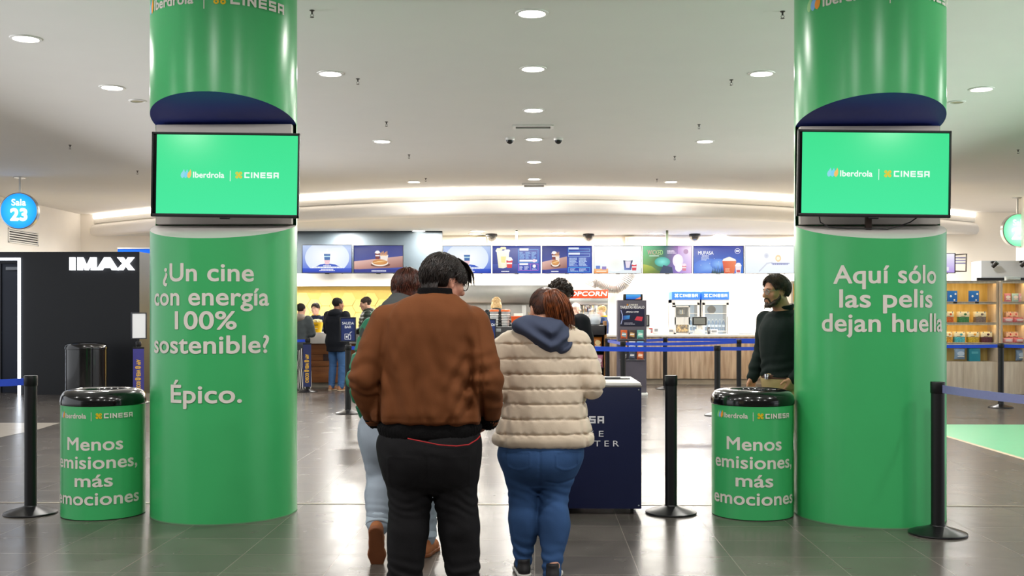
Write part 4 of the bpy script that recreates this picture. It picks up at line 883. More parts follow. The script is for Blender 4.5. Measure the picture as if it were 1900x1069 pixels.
for px, w, h, c, lab in ((1218, .1, .14, '#E6E6E6', 'small white counter box right of the dark card display'), (1326, .15, .1, '#D9DADC', 'white receipt printer right of the till'), (1316, .04, .15, '#2A2C30', 'dark card reader standing right of the till'), (1246, .12, .12, '#E9E2DA', 'small pale menu card left of the popcorn warmer'), (1385, .4, .02, '#D6D4D0', 'low flat tray on the counter near the man in green'), (1207, .1, .13, '#B23A34', 'small red box behind the dark card display')):
    x, y = W(px, 22.6); t = thing('counter_box', lab, 'box', (x, y + .1, bar_top), 0, 'small things on the bar counter'); MB().box((0, 0, h / 2), (w, .1, h), .008).build('case', mat('box_' + c.strip('#'), c, .45), t); MB().box((0, -.052, h * .6), (w * .7, .006, h * .4), .002).build('panel', grey, t)

# ------------------------------------------------------------------ gift card display
x, y = W(1173, 19.2); t = thing('gift_card_display', 'tall dark grey card display with poster and hanging cards', 'display stand', (x, y, 0)); gw = .255; gh = 1.70
dg_ = mat('dark_grey_board', '#57525C', .6, var=.03)
MB().span((-gw, 0, .05), (gw, .3, gh), .006).build('board', dg_, t); MB().span((-gw - .02, -.06, 0), (gw + .02, .36, .05), .01).build('base', whitep, t)
zz = lambda py: Z(py, 19.2)
a = Art(); a.cinesa(-.1, zz(567), .026, '#E9E4DA', '#F2A020'); a.text('TARJETAS REGALO', 0, zz(572.5), .045, '#F4F1F2', bold=.02, width=.43)
a.rect(-.215, zz(605), .215, zz(573.5), '#14122A', '#1C1A3A'); a.text('¡REGALA CINE!', 0, zz(580), .026, '#F4F1F2', bold=.03, width=.22, shear=.2)
a.stroke([(-.2, zz(601)), (-.175, zz(592)), (-.175, zz(584)), (-.2, zz(576))], .012, '#B8BEEA'); a.poly([(-.17, zz(594)), (-.05, zz(592)), (-.04, zz(585)), (-.16, zz(586))], '#2F6CC0', ['#1E3A8C', '#2F7AD0', '#4AA0E0', '#2A4FA8']); a.poly([(.04, zz(594)), (.17, zz(596)), (.19, zz(588)), (.08, zz(587))], '#C83848'); rows_(a, -.14, zz(602), .14, zz(598), 2, '#C8C4D4', 21, 1, .5)
a.build('poster', t, plane_map(0, -.002, 0), 'print')
p_ = MB().box((.02, .1, gh + .055), (.34, .2, .11), .012).build('small_screen', black, t); a = Art(); a.rect(-.11, gh + .015, .15, gh + .1, '#1E5CD0', '#5AB4F0'); a.poly([(.05, gh + .015), (.15, gh + .015), (.15, gh + .06)], '#F08A6A'); a.build('screen_picture', p_, plane_map(.0, -.002, 0), 'screen')
cg = 'gift cards hanging on the dark display'
cc = [('#D2602A', '#7FA0A8', 'orange'), ('#4A3A30', '#C89A5A', 'brown'), ('#5FA898', '#A8E0CC', 'teal'), ('#E0803A', '#F4E0B8', 'bright orange'), ('#D8D4DA', '#5C7AC0', 'white'), ('#7AB0E0', '#F0C060', 'sky blue'), ('#2A2A2E', '#8A8A90', 'black'), ('#3C4250', '#5C6478', 'slate'), ('#B8562E', '#E8A078', 'rust')]
for k, (c1, c2, w_) in enumerate(cc):
    col = k % 3; row = k // 3; pz = (611 + 9.5, 632 + 9.5, 652 + 7)[row]; pos = (x - .15 + col * .145, y - .03, zz(pz))
    o = MB().box((0, 0, 0), (.115, .03, .16), .004).build('gift_card', mat('card_' + c1.strip('#'), c1, .35, var=.15, scale=25), None, 35, pos); tag(o, '%s gift card pack, %s row of the dark display' % (w_, ('top', 'middle', 'bottom')[row]), 'card', cg)
    a = Art(); a.poly([(-.045, -.03), (.04, -.05), (.045, .02), (-.03, .04)], c2); a.rect(-.035, -.01, .035, .012, '#F4F0E8'); a.rect(-.045, -.073, .045, -.06, '#20202A'); a.build('printed_front', o, plane_map(0, -.016, 0), 'print')
for row in range(3): MB().box((0, -.012, zz((620.5, 641.5, 659)[row]) - .085), (.45, .05, .008)).build('card_rail', grey, t)

# ------------------------------------------------------------------ sweet shelves on the right
sy = 19.85; zs = [.0, .585, .93, 1.30, 1.68, 2.06]
shelf_oak = wood('shelf_oak', '#C6B49E', '#DCCDB8', .5, (10, 10, .9)); niche = wood('niche_oak', '#D6B465', '#E9CE88', .5, (10, 10, .9))
warm = mat('warm_led', '#FFE9B0', .5, var=.005, emit='#FFE2A0', estr=16.0)
def shelf_unit(xl, xr2, y, label, depth=.42):
    t = thing('display_shelf', label, 'shelf unit', (xl, y, 0), 0, 'lit wooden sweet shelves'); w = xr2 - xl
    n = max(1, round(w / .62))
    for k in range(n): MB().span((w * k / n + .002, 0, 0), (w * (k + 1) / n - .002, depth, .585), .003).build('base_panel', shelf_oak, t)
    for sx in (0, w - .035): MB().span((sx, -.0, .585), (sx + .035, depth, 2.06), .002).build('side_board', shelf_oak, t)
    MB().span((.035, depth - .03, .585), (w - .035, depth, 2.06)).build('back_board', niche, t)
    for z in zs[2:]: MB().span((.035, 0, z - .022), (w - .035, depth - .03, z), .002).span((.035, 0, z - .05), (w - .035, .022, z - .01), .002).build('shelf_board', shelf_oak, t)
    for z in zs[3:]: MB().span((.06, .024, z - .036), (w - .06, .044, z - .024)).build('light_strip', warm, t)
    return t
xq = W(1838, 20.0)[0]; xq2 = W(1890, 19.9)[0]
shelf_unit(4.7, xq, sy, 'wide lit sweet shelf unit directly right of the right pillar')
shelf_unit(xq + .01, xq2, sy - .08, 'narrow lit sweet shelf unit with pink bags near the right edge')
shelf_unit(xq2 + .01, xq2 + 1.2, sy - .16, 'lit sweet shelf unit cut by the right edge of the view')
def sx_(px, d=20.0): return W(px, d)[0]
def sweet_pack(px, z, c, lab, w=.2, h=.2, lid='#F4E9C8', yy=None, grp='sweet packs on the wide shelf unit'):
    t = thing('sweet_pack', lab, 'sweets', (sx_(px), (yy or sy) + .14, z), 0, grp)
    MB().box((0, 0, h * .25), (w * .92, .12, h * .5), .008).build('tray', mat('sweets_mix_' + c.strip('#'), c, .4, var=.5, scale=55), t)
    MB().box((0, .0, h * .74), (w, .11, h * .48), .01).build('header', mat('pack_' + lid.strip('#'), lid, .4, var=.03), t)
    a = Art(); a.ell(.02, h * .74, w * .13, h * .1, c, 16); a.rect(-w * .4, h * .9, -w * .3, h * .98, '#3A5C8C'); a.rect(w * .28, h * .9, w * .38, h * .98, '#3A5C8C'); a.rect(-w * .3, h * .54, w * .1, h * .58, '#8A7A5A'); a.build('printed_front', t, plane_map(0, -.064, 0), 'print')
blue = mat('blue_gift_box', '#1F6CC8', .4, var=.04)
for px, lab in ((1760, 'blue gift box with white dots on the top shelf, next to the right pillar'), (1799.5, 'blue gift box with white dots, right one on the top shelf')):
    t = thing('gift_box', lab, 'box', (sx_(px), sy + .12, 1.68), 0, 'blue gift boxes on the top shelf'); MB().box((0, .03, .1), (.17, .07, .2), .006).build('box', blue, t)
    a = Art(); a.ell(-.035, .1, .02, .02, '#EEF2FA', 14); a.ell(.05, .14, .018, .018, '#EEF2FA', 14); a.ell(.03, .03, .016, .016, '#EEF2FA', 14); a.build('printed_front', t, plane_map(0, -.007, 0), 'print')
    MB().box((.0, -.118, -.018), (.07, .006, .03), .002).build('price_tag', blacksat, t)
for px, c, lab, w in ((1753, '#D8602A', 'orange', .16), (1779.5, '#3E7A4C', 'green', .2), (1810, '#7A6A64', 'brown grey', .2)): sweet_pack(px, 1.30, c, lab + ' sweet pack on the middle lit shelf of the wide unit', w)
for px, c, lab, w in ((1751, '#D88A2A', 'amber', .14), (1772, '#4AA8B8', 'turquoise', .2), (1797, '#E0A030', 'golden', .2), (1821, '#5A2A34', 'dark berry', .2)): sweet_pack(px, .93, c, lab + ' sweet pack on the lowest lit shelf of the wide unit', w)
for px, z, c, lab in ((1858, 1.68, '#E89AB4', 'pink'), (1872, 1.68, '#B8DCE4', 'pale blue'), (1884, 1.68, '#F0B8CC', 'blush pink')):
    bag('snack_bag', '%s bag on the top shelf of the narrow sweet unit' % lab, (sx_(px), sy + .08, z), .13, .15, .06, c, '#FBF2F4', 'bags on the narrow sweet unit')
for z, sh in ((1.30, 'middle'), (.93, 'lowest')):
    for k, px in enumerate((1866, 1876, 1886)): sweet_pack(px, z, ('#D8485A', '#E06A78', '#D85A50')[k], '%s red sweet pack of three on the %s shelf of the narrow unit' % (('left', 'centre', 'right')[k], sh), .11, .2, '#F6D8D0', sy + .1, 'red sweet packs on the narrow unit')
    for k, px in enumerate((1855, 1875)):
        o = bag('snack_bag', '%s lying pink bag in front of the red packs on the %s shelf' % (('left', 'right')[k], sh), (sx_(px), sy + .0, z), .2, .09, .1, ('#E4A0A8', '#D87880')[k], '#F8E4E4', 'bags on the narrow sweet unit')
for px, c, lab in ((1771, '#8AA4C0', 'grey blue cushion bag in the dark bottom niche'), ):
    bag('snack_bag', lab, (sx_(px), sy + .08, .62), .2, .2, .12, c, '#C4D2E2', 'bags in the bottom niches')
t = thing('gift_box', 'teal box in the dark bottom niche of the wide sweet unit', 'box', (sx_(1799), sy + .14, .585), 0); MB().box((0, 0, .12), (.2, .12, .24), .006).build('box', mat('teal_box', '#2A8A9C', .4), t); MB().box((0, -.061, .16), (.12, .004, .04)).build('band', mat('teal_band', '#5AB0BC', .5), t)
bag('snack_bag', 'grey blue bag in the bottom niche of the narrow sweet unit', (sx_(1880), sy + .04, .6), .18, .2, .12, '#7F97B4', '#C4D2E2', 'bags in the bottom niches')
o = bag('snack_bag', 'clear silvery bag lying on top of the narrow sweet unit', (sx_(1868), sy + .1, 2.062), .3, .08, .2, '#C9D0CE', '#E4EAE8', 'bags on the narrow sweet unit')
# gift bags on the servery behind the brown jacket
for px, py, c, lab in ((862, 575, '#4A6AC0', 'clear wrapped treat bag with blue bow'), (876, 576, '#D8A070', 'clear wrapped treat bag with pink bow'), (892, 577, '#C82A34', 'clear wrapped treat bag with red bow')):
    x, y = W(px, 21.5); t = thing('treat_bag', lab + ' on the white bar counter', 'treat bag', (x, y, left_top), 0, 'clear wrapped treat bags')
    MB().lathe([(.0, 0), (.09, .01), (.1, .1), (.07, .2), (.015, .25), (.05, .33), (.055, .34)], 14).build('wrap', clearp, t); MB().lathe([(0, .01), (.08, .02), (.08, .1), (.03, .17), (0, .18)], 12).build('treats', mat('treats', '#D9B48C', .6, var=.4, scale=40), t)
    MB().sph((-.03, -.01, .25), .028, 8, 6).sph((.03, -.01, .25), .028, 8, 6).sph((0, -.02, .25), .016, 8, 6).build('bow', mat('bow_' + c.strip('#'), c, .4), t)
# yellow popcorn buckets on the left counter
for px, lab, s in ((588, 'yellow popcorn bucket on the white counter before the smiling server', 1.), (569, 'slim yellow cup beside the yellow popcorn bucket', .55)):
    x, y = W(px, 21.35); t = thing('popcorn_bucket', lab, 'bucket', (x, y, left_top), 0)
    MB().lathe([(0, 0), (.09 * s, 0), (.125 * s, .2), (.12 * s, .2), (.085 * s, .01)], 24).build('bucket', mat('yellow_card', '#EDBE14', .45, var=.03), t)
    mb = MB()
    for k in range(60):
        a_ = rr.uniform(0, 2 * PI); q = rr.uniform(0, .1) * s; mb.sph((q * math.cos(a_), q * math.sin(a_), .19 + rr.uniform(0, .05) * s), .026 * s, 6, 4)
    o = mb.build('popcorn', mat('popcorn', '#F6E6B4', .8), t); o['kind'] = 'stuff'
    a = Art(); a.rect(-.05 * s, .14, .05 * s, .155, '#7A5A10'); a.rect(-.04 * s, .07, .04 * s, .085, '#FFF2C0'); a.build('printed_front', t, wrap_map(.127 * s, 0), 'print')
x, y = W(716, 21.4); t = thing('till_terminal', 'till screen on the white bar counter left of the brown jacket', 'till', (x, y + .2, left_top)); MB().box((0, 0, .34), (.32, .05, .24), .012).build('monitor', grey, t); MB().span((-.04, .02, 0), (.04, .08, .3)).span((-.12, -.02, 0), (.12, .14, .03)).build('stand', whitep, t)
# ------------------------------------------------------------------ people: bodies and clothes grown as smooth continuous surfaces
V = lambda *a: np.array(a, dtype=np.float64)
class Field:
    """a signed distance volume; shapes are blended into it and the skin is then meshed in one piece"""
    def __init__(s, lo, hi, h):
        s.lo = np.array(lo, float); s.h = h; s.n = [int(math.ceil((b - a) / h)) + 1 for a, b in zip(lo, hi)]
        s.d = np.full(s.n, 1.0, np.float32); s.ax = [s.lo[i] + h * np.arange(s.n[i]) for i in range(3)]
    def sub(s, lo, hi):
        sl = tuple(slice(max(0, int((lo[i] - s.lo[i]) / s.h)), max(0, min(s.n[i], int((hi[i] - s.lo[i]) / s.h) + 2))) for i in range(3))
        X = s.ax[0][sl[0]][:, None, None]; Y = s.ax[1][sl[1]][None, :, None]; Zc = s.ax[2][sl[2]][None, None, :]
        return sl, X, Y, Zc
    def mix(s, sl, v, k, op='u'):
        a = s.d[sl]
        if a.size == 0: return
        v = v.astype(np.float32)
        if op == 'u':
            if k > 0: h = np.clip(.5 + .5 * (a - v) / k, 0, 1); s.d[sl] = a * (1 - h) + v * h - k * h * (1 - h)
            else: s.d[sl] = np.minimum(a, v)
        elif op == 's':
            if k > 0: h = np.clip(.5 - .5 * (a + v) / k, 0, 1); s.d[sl] = a * (1 - h) - v * h + k * h * (1 - h)
            else: s.d[sl] = np.maximum(a, -v)
        elif op == 'i': s.d[sl] = np.maximum(a, v)
    def cap(s, a, b, ra, rb=None, k=.02, op='u', fl=None):
        """round cone from a to b; fl = (scale x, scale y) flattens it"""
        rb = ra if rb is None else rb; a = np.asarray(a, float); b = np.asarray(b, float); m = max(ra, rb) + k + 3 * s.h
        sl, X, Y, Zc = s.sub(np.minimum(a, b) - m, np.maximum(a, b) + m); ab = b - a; L = max(ab @ ab, 1e-9)
        t = np.clip(((X - a[0]) * ab[0] + (Y - a[1]) * ab[1] + (Zc - a[2]) * ab[2]) / L, 0, 1)
        d = np.sqrt((X - a[0] - t * ab[0]) ** 2 + (Y - a[1] - t * ab[1]) ** 2 + (Zc - a[2] - t * ab[2]) ** 2) - (ra + (rb - ra) * t)
        s.mix(sl, d, k, op); return s
    def chain(s, pts, rs, k=.02, kk=None, op='u'):
        for i in range(len(pts) - 1): s.cap(pts[i], pts[i + 1], rs[i], rs[i + 1], k if i == 0 or kk is None else kk, op)
        return s
    def ell(s, c, r, R=None, k=.02, op='u'):
        c = np.asarray(c, float); r = np.asarray(r, float); m = (r.max() if R is not None else r) + k + 3 * s.h
        sl, X, Y, Zc = s.sub(c - m, c + m); x, y, z = X - c[0], Y - c[1], Zc - c[2]
        if R is not None: x, y, z = R[0, 0] * x + R[1, 0] * y + R[2, 0] * z, R[0, 1] * x + R[1, 1] * y + R[2, 1] * z, R[0, 2] * x + R[1, 2] * y + R[2, 2] * z
        k0 = np.sqrt((x / r[0]) ** 2 + (y / r[1]) ** 2 + (z / r[2]) ** 2); k1 = np.sqrt((x / r[0] ** 2) ** 2 + (y / r[1] ** 2) ** 2 + (z / r[2] ** 2) ** 2)
        s.mix(sl, k0 * (k0 - 1) / np.maximum(k1, 1e-6), k, op); return s
    def loft(s, secs, k=.02, p=2.3, op='u', fn=None):
        """upright body of oval sections: rows of z, centre x, centre y, half width, half depth"""
        S_ = np.array(sorted(secs), float); zz = S_[:, 0]; mx = S_[:, 3:5].max() + np.abs(S_[:, 1:3]).max() + k + .05
        c0 = S_[:, 1].mean(), S_[:, 2].mean()
        sl, X, Y, Zc = s.sub((S_[:, 1].min() - S_[:, 3].max() - k - .05, S_[:, 2].min() - S_[:, 4].max() - k - .05, zz[0] - k - .03), (S_[:, 1].max() + S_[:, 3].max() + k + .05, S_[:, 2].max() + S_[:, 4].max() + k + .05, zz[-1] + k + .03))
        zq = s.ax[2][sl[2]]; I = [smooth_interp(zq, zz, S_[:, j])[None, None, :] for j in range(1, 5)]
        q = (np.abs((X - I[0]) / I[2]) ** p + np.abs((Y - I[1]) / I[3]) ** p) ** (1 / p)
        d = (q - 1) * np.minimum(I[2], I[3])
        if fn is not None: d = d + fn(X, Y, Zc)
        dz = np.maximum(zz[0] - Zc, Zc - zz[-1]); d = np.where(dz > 0, np.sqrt(np.maximum(d, 0) ** 2 + dz ** 2), np.maximum(d, dz))
        s.mix(sl, d, k, op); return s
    def warp(s, fn, band=.05):
        X, Y, Zc = s.ax[0][:, None, None], s.ax[1][None, :, None], s.ax[2][None, None, :]
        s.d = (s.d + fn(X, Y, Zc)).astype(np.float32); return s
    def cut(s, n, p0):                                     # keep the side where (p - p0).n < 0
        X, Y, Zc = s.ax[0][:, None, None], s.ax[1][None, :, None], s.ax[2][None, None, :]
        s.d = np.maximum(s.d, ((X - p0[0]) * n[0] + (Y - p0[1]) * n[1] + (Zc - p0[2]) * n[2]).astype(np.float32)); return s
    def mesh(s, smooth=1):
        d = s.d; d[0] = d[-1] = 1; d[:, 0] = d[:, -1] = 1; d[:, :, 0] = d[:, :, -1] = 1
        neg = d < 0; nx, ny, nz = [q - 1 for q in d.shape]
        cnt = np.zeros((nx, ny, nz), np.int8)
        for i in (0, 1):
            for j in (0, 1):
                for k in (0, 1): cnt += neg[i:i + nx, j:j + ny, k:k + nz]
        I = np.argwhere((cnt > 0) & (cnt < 8)); ids = -np.ones((nx, ny, nz), np.int32); ids[tuple(I.T)] = np.arange(len(I))
        pos = np.zeros((len(I), 3)); w = np.zeros(len(I))
        cor = [np.array(c) for c in ((0, 0, 0), (1, 0, 0), (0, 1, 0), (1, 1, 0), (0, 0, 1), (1, 0, 1), (0, 1, 1), (1, 1, 1))]
        dv = [d[tuple((I + c).T)] for c in cor]
        for a in range(8):
            for b in range(a + 1, 8):
                if np.abs(cor[a] - cor[b]).sum() != 1: continue
                m = (dv[a] < 0) != (dv[b] < 0); t = dv[a][m] / (dv[a][m] - dv[b][m]); pos[m] += cor[a] + t[:, None] * (cor[b] - cor[a]); w[m] += 1
        v = (I + pos / w[:, None]) * s.h + s.lo
        F = []
        for ax in range(3):
            u, q = (ax + 1) % 3, (ax + 2) % 3
            a = neg; sh = [slice(1, -1)] * 3; sh[ax] = slice(0, -1); sh2 = list(sh); sh2[ax] = slice(1, None)
            A, B = a[tuple(sh)], a[tuple(sh2)]; E_ = np.argwhere(A != B); fl = A[tuple(E_.T)]
            base = E_ + np.array([1 if i != ax else 0 for i in range(3)]); eu = np.zeros(3, int); eu[u] = 1; eq = np.zeros(3, int); eq[q] = 1
            qd = np.stack([ids[tuple((base - o).T)] for o in (eu + eq, eq, 0 * eu, eu)], 1)
            qd[~fl] = qd[~fl][:, ::-1]; F.append(qd)
        F = np.concatenate(F); F = F[(F >= 0).all(1)]
        if len(F) and smooth:
            E_ = np.concatenate([F[:, [i, (i + 1) % 4]] for i in range(4)]); E_ = np.concatenate([E_, E_[:, ::-1]])
            deg = np.bincount(E_[:, 0], minlength=len(v)).astype(float)
            for it in range(smooth * 2):
                nb = np.stack([np.bincount(E_[:, 0], v[E_[:, 1], c], len(v)) for c in range(3)], 1) / np.maximum(deg, 1)[:, None]
                v = v + (nb - v) * (.55 if it % 2 == 0 else -.4)
        return v, F
    def build(s, name, m, parent=None, smooth=1, extra=None):
        v, F = s.mesh(smooth); vs = v; nF = F
        me = bpy.data.meshes.new(name)
        if extra is not None and extra.v:
            ev = np.array([tuple(q) for q in extra.v]); me.from_pydata(np.concatenate([v, ev]).tolist(), [], [tuple(q) for q in F.tolist()] + [tuple(i + len(v) for i in q) for q in extra.f])
        else: me.from_pydata(v.tolist(), [], F.tolist())
        me.update(); me.polygons.foreach_set('use_smooth', [True] * len(me.polygons))
        for q in (m if isinstance(m, list) else [m]): me.materials.append(q)
        return link(name, me, parent)
def smooth_interp(q, x, y):
    """monotone-ish cubic through the rows"""
    if len(x) < 3: return np.interp(q, x, y)
    sl = np.gradient(y, x); i = np.clip(np.searchsorted(x, q) - 1, 0, len(x) - 2); h = x[i + 1] - x[i]; t = np.clip((q - x[i]) / h, 0, 1)
    r = (2 * t ** 3 - 3 * t ** 2 + 1) * y[i] + (t ** 3 - 2 * t ** 2 + t) * h * sl[i] + (-2 * t ** 3 + 3 * t ** 2) * y[i + 1] + (t ** 3 - t ** 2) * h * sl[i + 1]
    return np.clip(r, np.minimum(y[i], y[i + 1]) - .02, np.maximum(y[i], y[i + 1]) + .02)
_rn = np.random.RandomState(5).rand(24, 24, 24).astype(np.float32)
def noise(X, Y, Zc, sx, sy, sz, o=0.):
    """smooth value noise, -1..1"""
    x, y, z = np.broadcast_arrays(X * sx + o, Y * sy + o * 1.7, Zc * sz + o * .6)
    xi, yi, zi = np.floor(x).astype(int), np.floor(y).astype(int), np.floor(z).astype(int); fx, fy, fz = x - xi, y - yi, z - zi
    fx, fy, fz = [f * f * (3 - 2 * f) for f in (fx, fy, fz)]; r = 0
    for a in (0, 1):
        for b in (0, 1):
            for c in (0, 1): r = r + _rn[(xi + a) % 24, (yi + b) % 24, (zi + c) % 24] * (fx if a else 1 - fx) * (fy if b else 1 - fy) * (fz if c else 1 - fz)
    return r * 2 - 1
def rot(yaw=0., pitch=0., roll=0.): return np.array((Matrix.Rotation(yaw, 3, 'Z') @ Matrix.Rotation(pitch, 3, 'X') @ Matrix.Rotation(roll, 3, 'Y')))
# ---- head (looks along +Y before its own turn), hand, body
def head_into(F, c, R, k=1.0, fem=0.):
    q = lambda *p: np.asarray(c) + R @ (np.array(p) * k)
    E = lambda p, r, kk=.015, op='u': F.ell(q(*p), np.array(r) * k, R, kk * k, op)
    Cp = lambda a, b, ra, rb=None, kk=.012, op='u': F.cap(q(*a), q(*b), ra * k, (rb if rb is not None else ra) * k, kk * k, op)
    E((0, -.014, .035), (.0755, .094, .084), .0); E((0, .02, -.02), (.062, .076, .085), .03)
    for sx in (-1, 1):
        Cp((sx * .058, .005, -.05), (sx * .022, .068, -.097), .021, .017, .03); E((sx * .046, .06, -.022), (.024, .024, .022), .025)
        Cp((sx * .012, .09, .026), (sx * .05, .068, .024), .0095, .009, .015)
        E((sx * .031, .094, .006), (.017, .013, .0105), .008, 's'); E((sx * .031, .078, .005), (.0145, .0135, .0125), .002)
        E((sx * .031, .083, .0105), (.0165, .012, .006), .004)
        E((sx * .0125, .101, -.034), (.0095, .0105, .0085), .008)
        E((sx * .0775, -.006, -.004), (.010, .021, .032), .006); E((sx * .084, -.001, -.003), (.006, .011, .019), .004, 's'); Cp((sx * .078, -.026, .012), (sx * .086, -.018, -.008), .0055, .005, .006)
    E((0, .078, -.1), (.024, .02, .018), .025); Cp((0, .088, .018), (0, .115, -.026), .0095, .0125, .014); E((0, .114, -.03), (.0125, .011, .0105), .008)
    Cp((-.02, .089, -.058), (.02, .089, -.058), .0065, .0065, .008); Cp((-.012, .097, -.056), (.012, .097, -.056), .0055, None, .008); Cp((-.016, .092, -.069), (.016, .092, -.069), .0075, None, .008)
    Cp((-.02, .1005, -.0625), (.02, .1005, -.0625), .0028, None, .003, 's')
    Cp((0, -.02, -.06), (0, -.035, -.13), .056 - .006 * fem, .056 - .006 * fem, .03)
def hand_into(F, w, dirn, palm, thumb, k=1.0, curl=.5, spread=.5):
    """w wrist, dirn towards the fingertips, palm = way the palm faces, thumb = side of the thumb"""
    d = np.asarray(dirn, float); d /= np.linalg.norm(d); t = np.asarray(thumb, float); t -= d * (t @ d); t /= np.linalg.norm(t); n = np.cross(d, t); n *= 1 if n @ np.asarray(palm, float) > 0 else -1
    q = lambda a, b, c: w + (d * a + t * b + n * c) * k
    for b in (-.03, -.01, .01, .03): F.cap(q(-.01, b * .6, 0), q(.085 - abs(b - .008) * .25, b, 0), .0155 * k, .0125 * k, .014 * k)
    F.cap(q(.0, .012, .006), q(.05, .03, .012), .017 * k, .013 * k, .012 * k)
    for b, L in ((.032, .9), (.0105, 1.0), (-.011, .94), (-.031, .75)):
        p = q(.086 - abs(b - .008) * .25, b, 0); a = curl * .55; fan = b * spread * 2
        for ln, r0, r1, da in ((.043, .0095, .0085, .5), (.028, .0085, .0078, .75), (.021, .0078, .0062, .45)):
            e = p + (d * math.cos(a) + n * math.sin(a) + t * fan) * ln * L * k; F.cap(p, e, r0 * k, r1 * k, .004 * k); p = e; a += da * curl * 1.3
    p = q(.022, .03, .008); e1 = q(.055, .058, .022); e2 = q(.083, .066, .03); F.cap(p, e1, .0135 * k, .0105 * k, .012 * k); F.cap(e1, e2, .0105 * k, .0078 * k, .004 * k)
SKIN = {}
def skin(c='#C58E72'): return mat('skin_' + c.strip('#'), c, .5, var=.05, scale=9, spec=.35, bump=.02, bscale=120)
def lerp3(a, b, t): return np.asarray(a) * (1 - t) + np.asarray(b) * t
def arm_pose(sh, el, wr): return [np.array(sh, float), np.array(el, float), np.array(wr, float)]
def person(label, loc, yaw, pose, skin_c, h=.007, thick=1.0, fem=0.):
    """root mesh: one continuous body"""
    lo = np.array([9., 9, 9]); hi = -lo; pts = [p for a in pose['arms'] for p in a[:3]] + [p for l in pose['legs'] for p in l[:3]] + [pose['head']]
    for p in pts: lo = np.minimum(lo, p); hi = np.maximum(hi, p)
    F = Field(lo - .24, hi + .24, h); F_lo = lo
    hk = pose.get('hk', 1.0); R = rot(*pose['hrot']); hc = np.array(pose['head'])
    head_into(F, hc, R, hk, fem)
    nb = np.array(pose['neck']); F.cap(hc + R @ np.array((0, -.025, -.085)) * hk, nb, .055 * hk, .062, .03)
    F.loft([(z, cx, cy, rx * .88, ry * .86) for z, cx, cy, rx, ry in pose['torso']], .03)
    for a in pose['arms']:
        F.chain(a[:3], (.05 * thick, .038 * thick, .027), .03)
        if len(a) > 3: hand_into(F, a[2], *a[3:], k=pose.get('handk', 1.0), curl=pose.get('curl', .55))
    for l in pose['legs']:
        F.chain(l[:3], (.078 * thick, .052 * thick, .038), .03); F.cap(l[2] + V(0, 0, -.03), l[2] + np.array(l[3]) * .12 + V(0, 0, -.045), .033, .028, .02)
    me_v = F.build('person', skin(skin_c), None, 1); o = me_v; o.location = loc; o.rotation_euler = (0, 0, yaw); tag(o, label, 'person'); return o
def puff(period, amp, z0=0., arc=0.):
    return lambda X, Y, Zc: (-amp * (np.abs(np.sin(PI * (Zc - z0 + arc * X * X) / period)) ** .6 - .5)).astype(np.float32)
def coat(parent, name, m, torso, arms, sr, h=.007, quilt=None, folds=.006, p=2.4, k=.045, kk=.014, mods=None, cuffs=True, seed=1., sleeve_quilt=None, hem_open=True):
    """upper garment: oval torso sections plus sleeves, with folds; sr = sleeve radii (shoulder, elbow, wrist)"""
    lo = np.array([9., 9, 9]); hi = -lo
    for z, cx, cy, rx, ry in torso: lo = np.minimum(lo, (cx - rx, cy - ry, z)); hi = np.maximum(hi, (cx + rx, cy + ry, z))
    for a in arms:
        for q in a[:3]: lo = np.minimum(lo, q - max(sr)); hi = np.maximum(hi, q + max(sr))
    F = Field(lo - .05, hi + .05, h); F.loft(torso, .0, p)
    for a in arms:
        s_, e, w = a[0], a[1], a[2]; mid = lerp3(s_, e, .5); m2 = lerp3(e, w, .5)
        F.chain([s_, mid, e, m2, w], (sr[0], (sr[0] + sr[1]) / 2 * 1.02, sr[1], (sr[1] + sr[2]) / 2 * 1.04, sr[2]), k, kk)
    if mods: mods(F)
    if folds:
        F.warp(lambda X, Y, Zc: folds * (.9 * noise(X, Y, Zc, 9, 9, 3.2, seed) + .55 * noise(X + .35 * Zc, Y, Zc, 17, 13, 6, seed + 4) + .25 * noise(X, Y, Zc, 30, 30, 14, seed + 9)))
        for a in arms:                                   # bunched folds round the elbow
            e = a[1]; dn = (a[2] - a[0]) / np.linalg.norm(a[2] - a[0])
            F.warp(lambda X, Y, Zc: folds * .5 * np.sin(((X - e[0]) * dn[0] + (Y - e[1]) * dn[1] + (Zc - e[2]) * dn[2]) * 70 + 5 * noise(X, Y, Zc, 7, 7, 7, seed)) * np.exp(-((X - e[0]) ** 2 + (Y - e[1]) ** 2 + (Zc - e[2]) ** 2) / .018))
    if quilt: F.warp(quilt)
    return F.build(name, m, parent, 1)
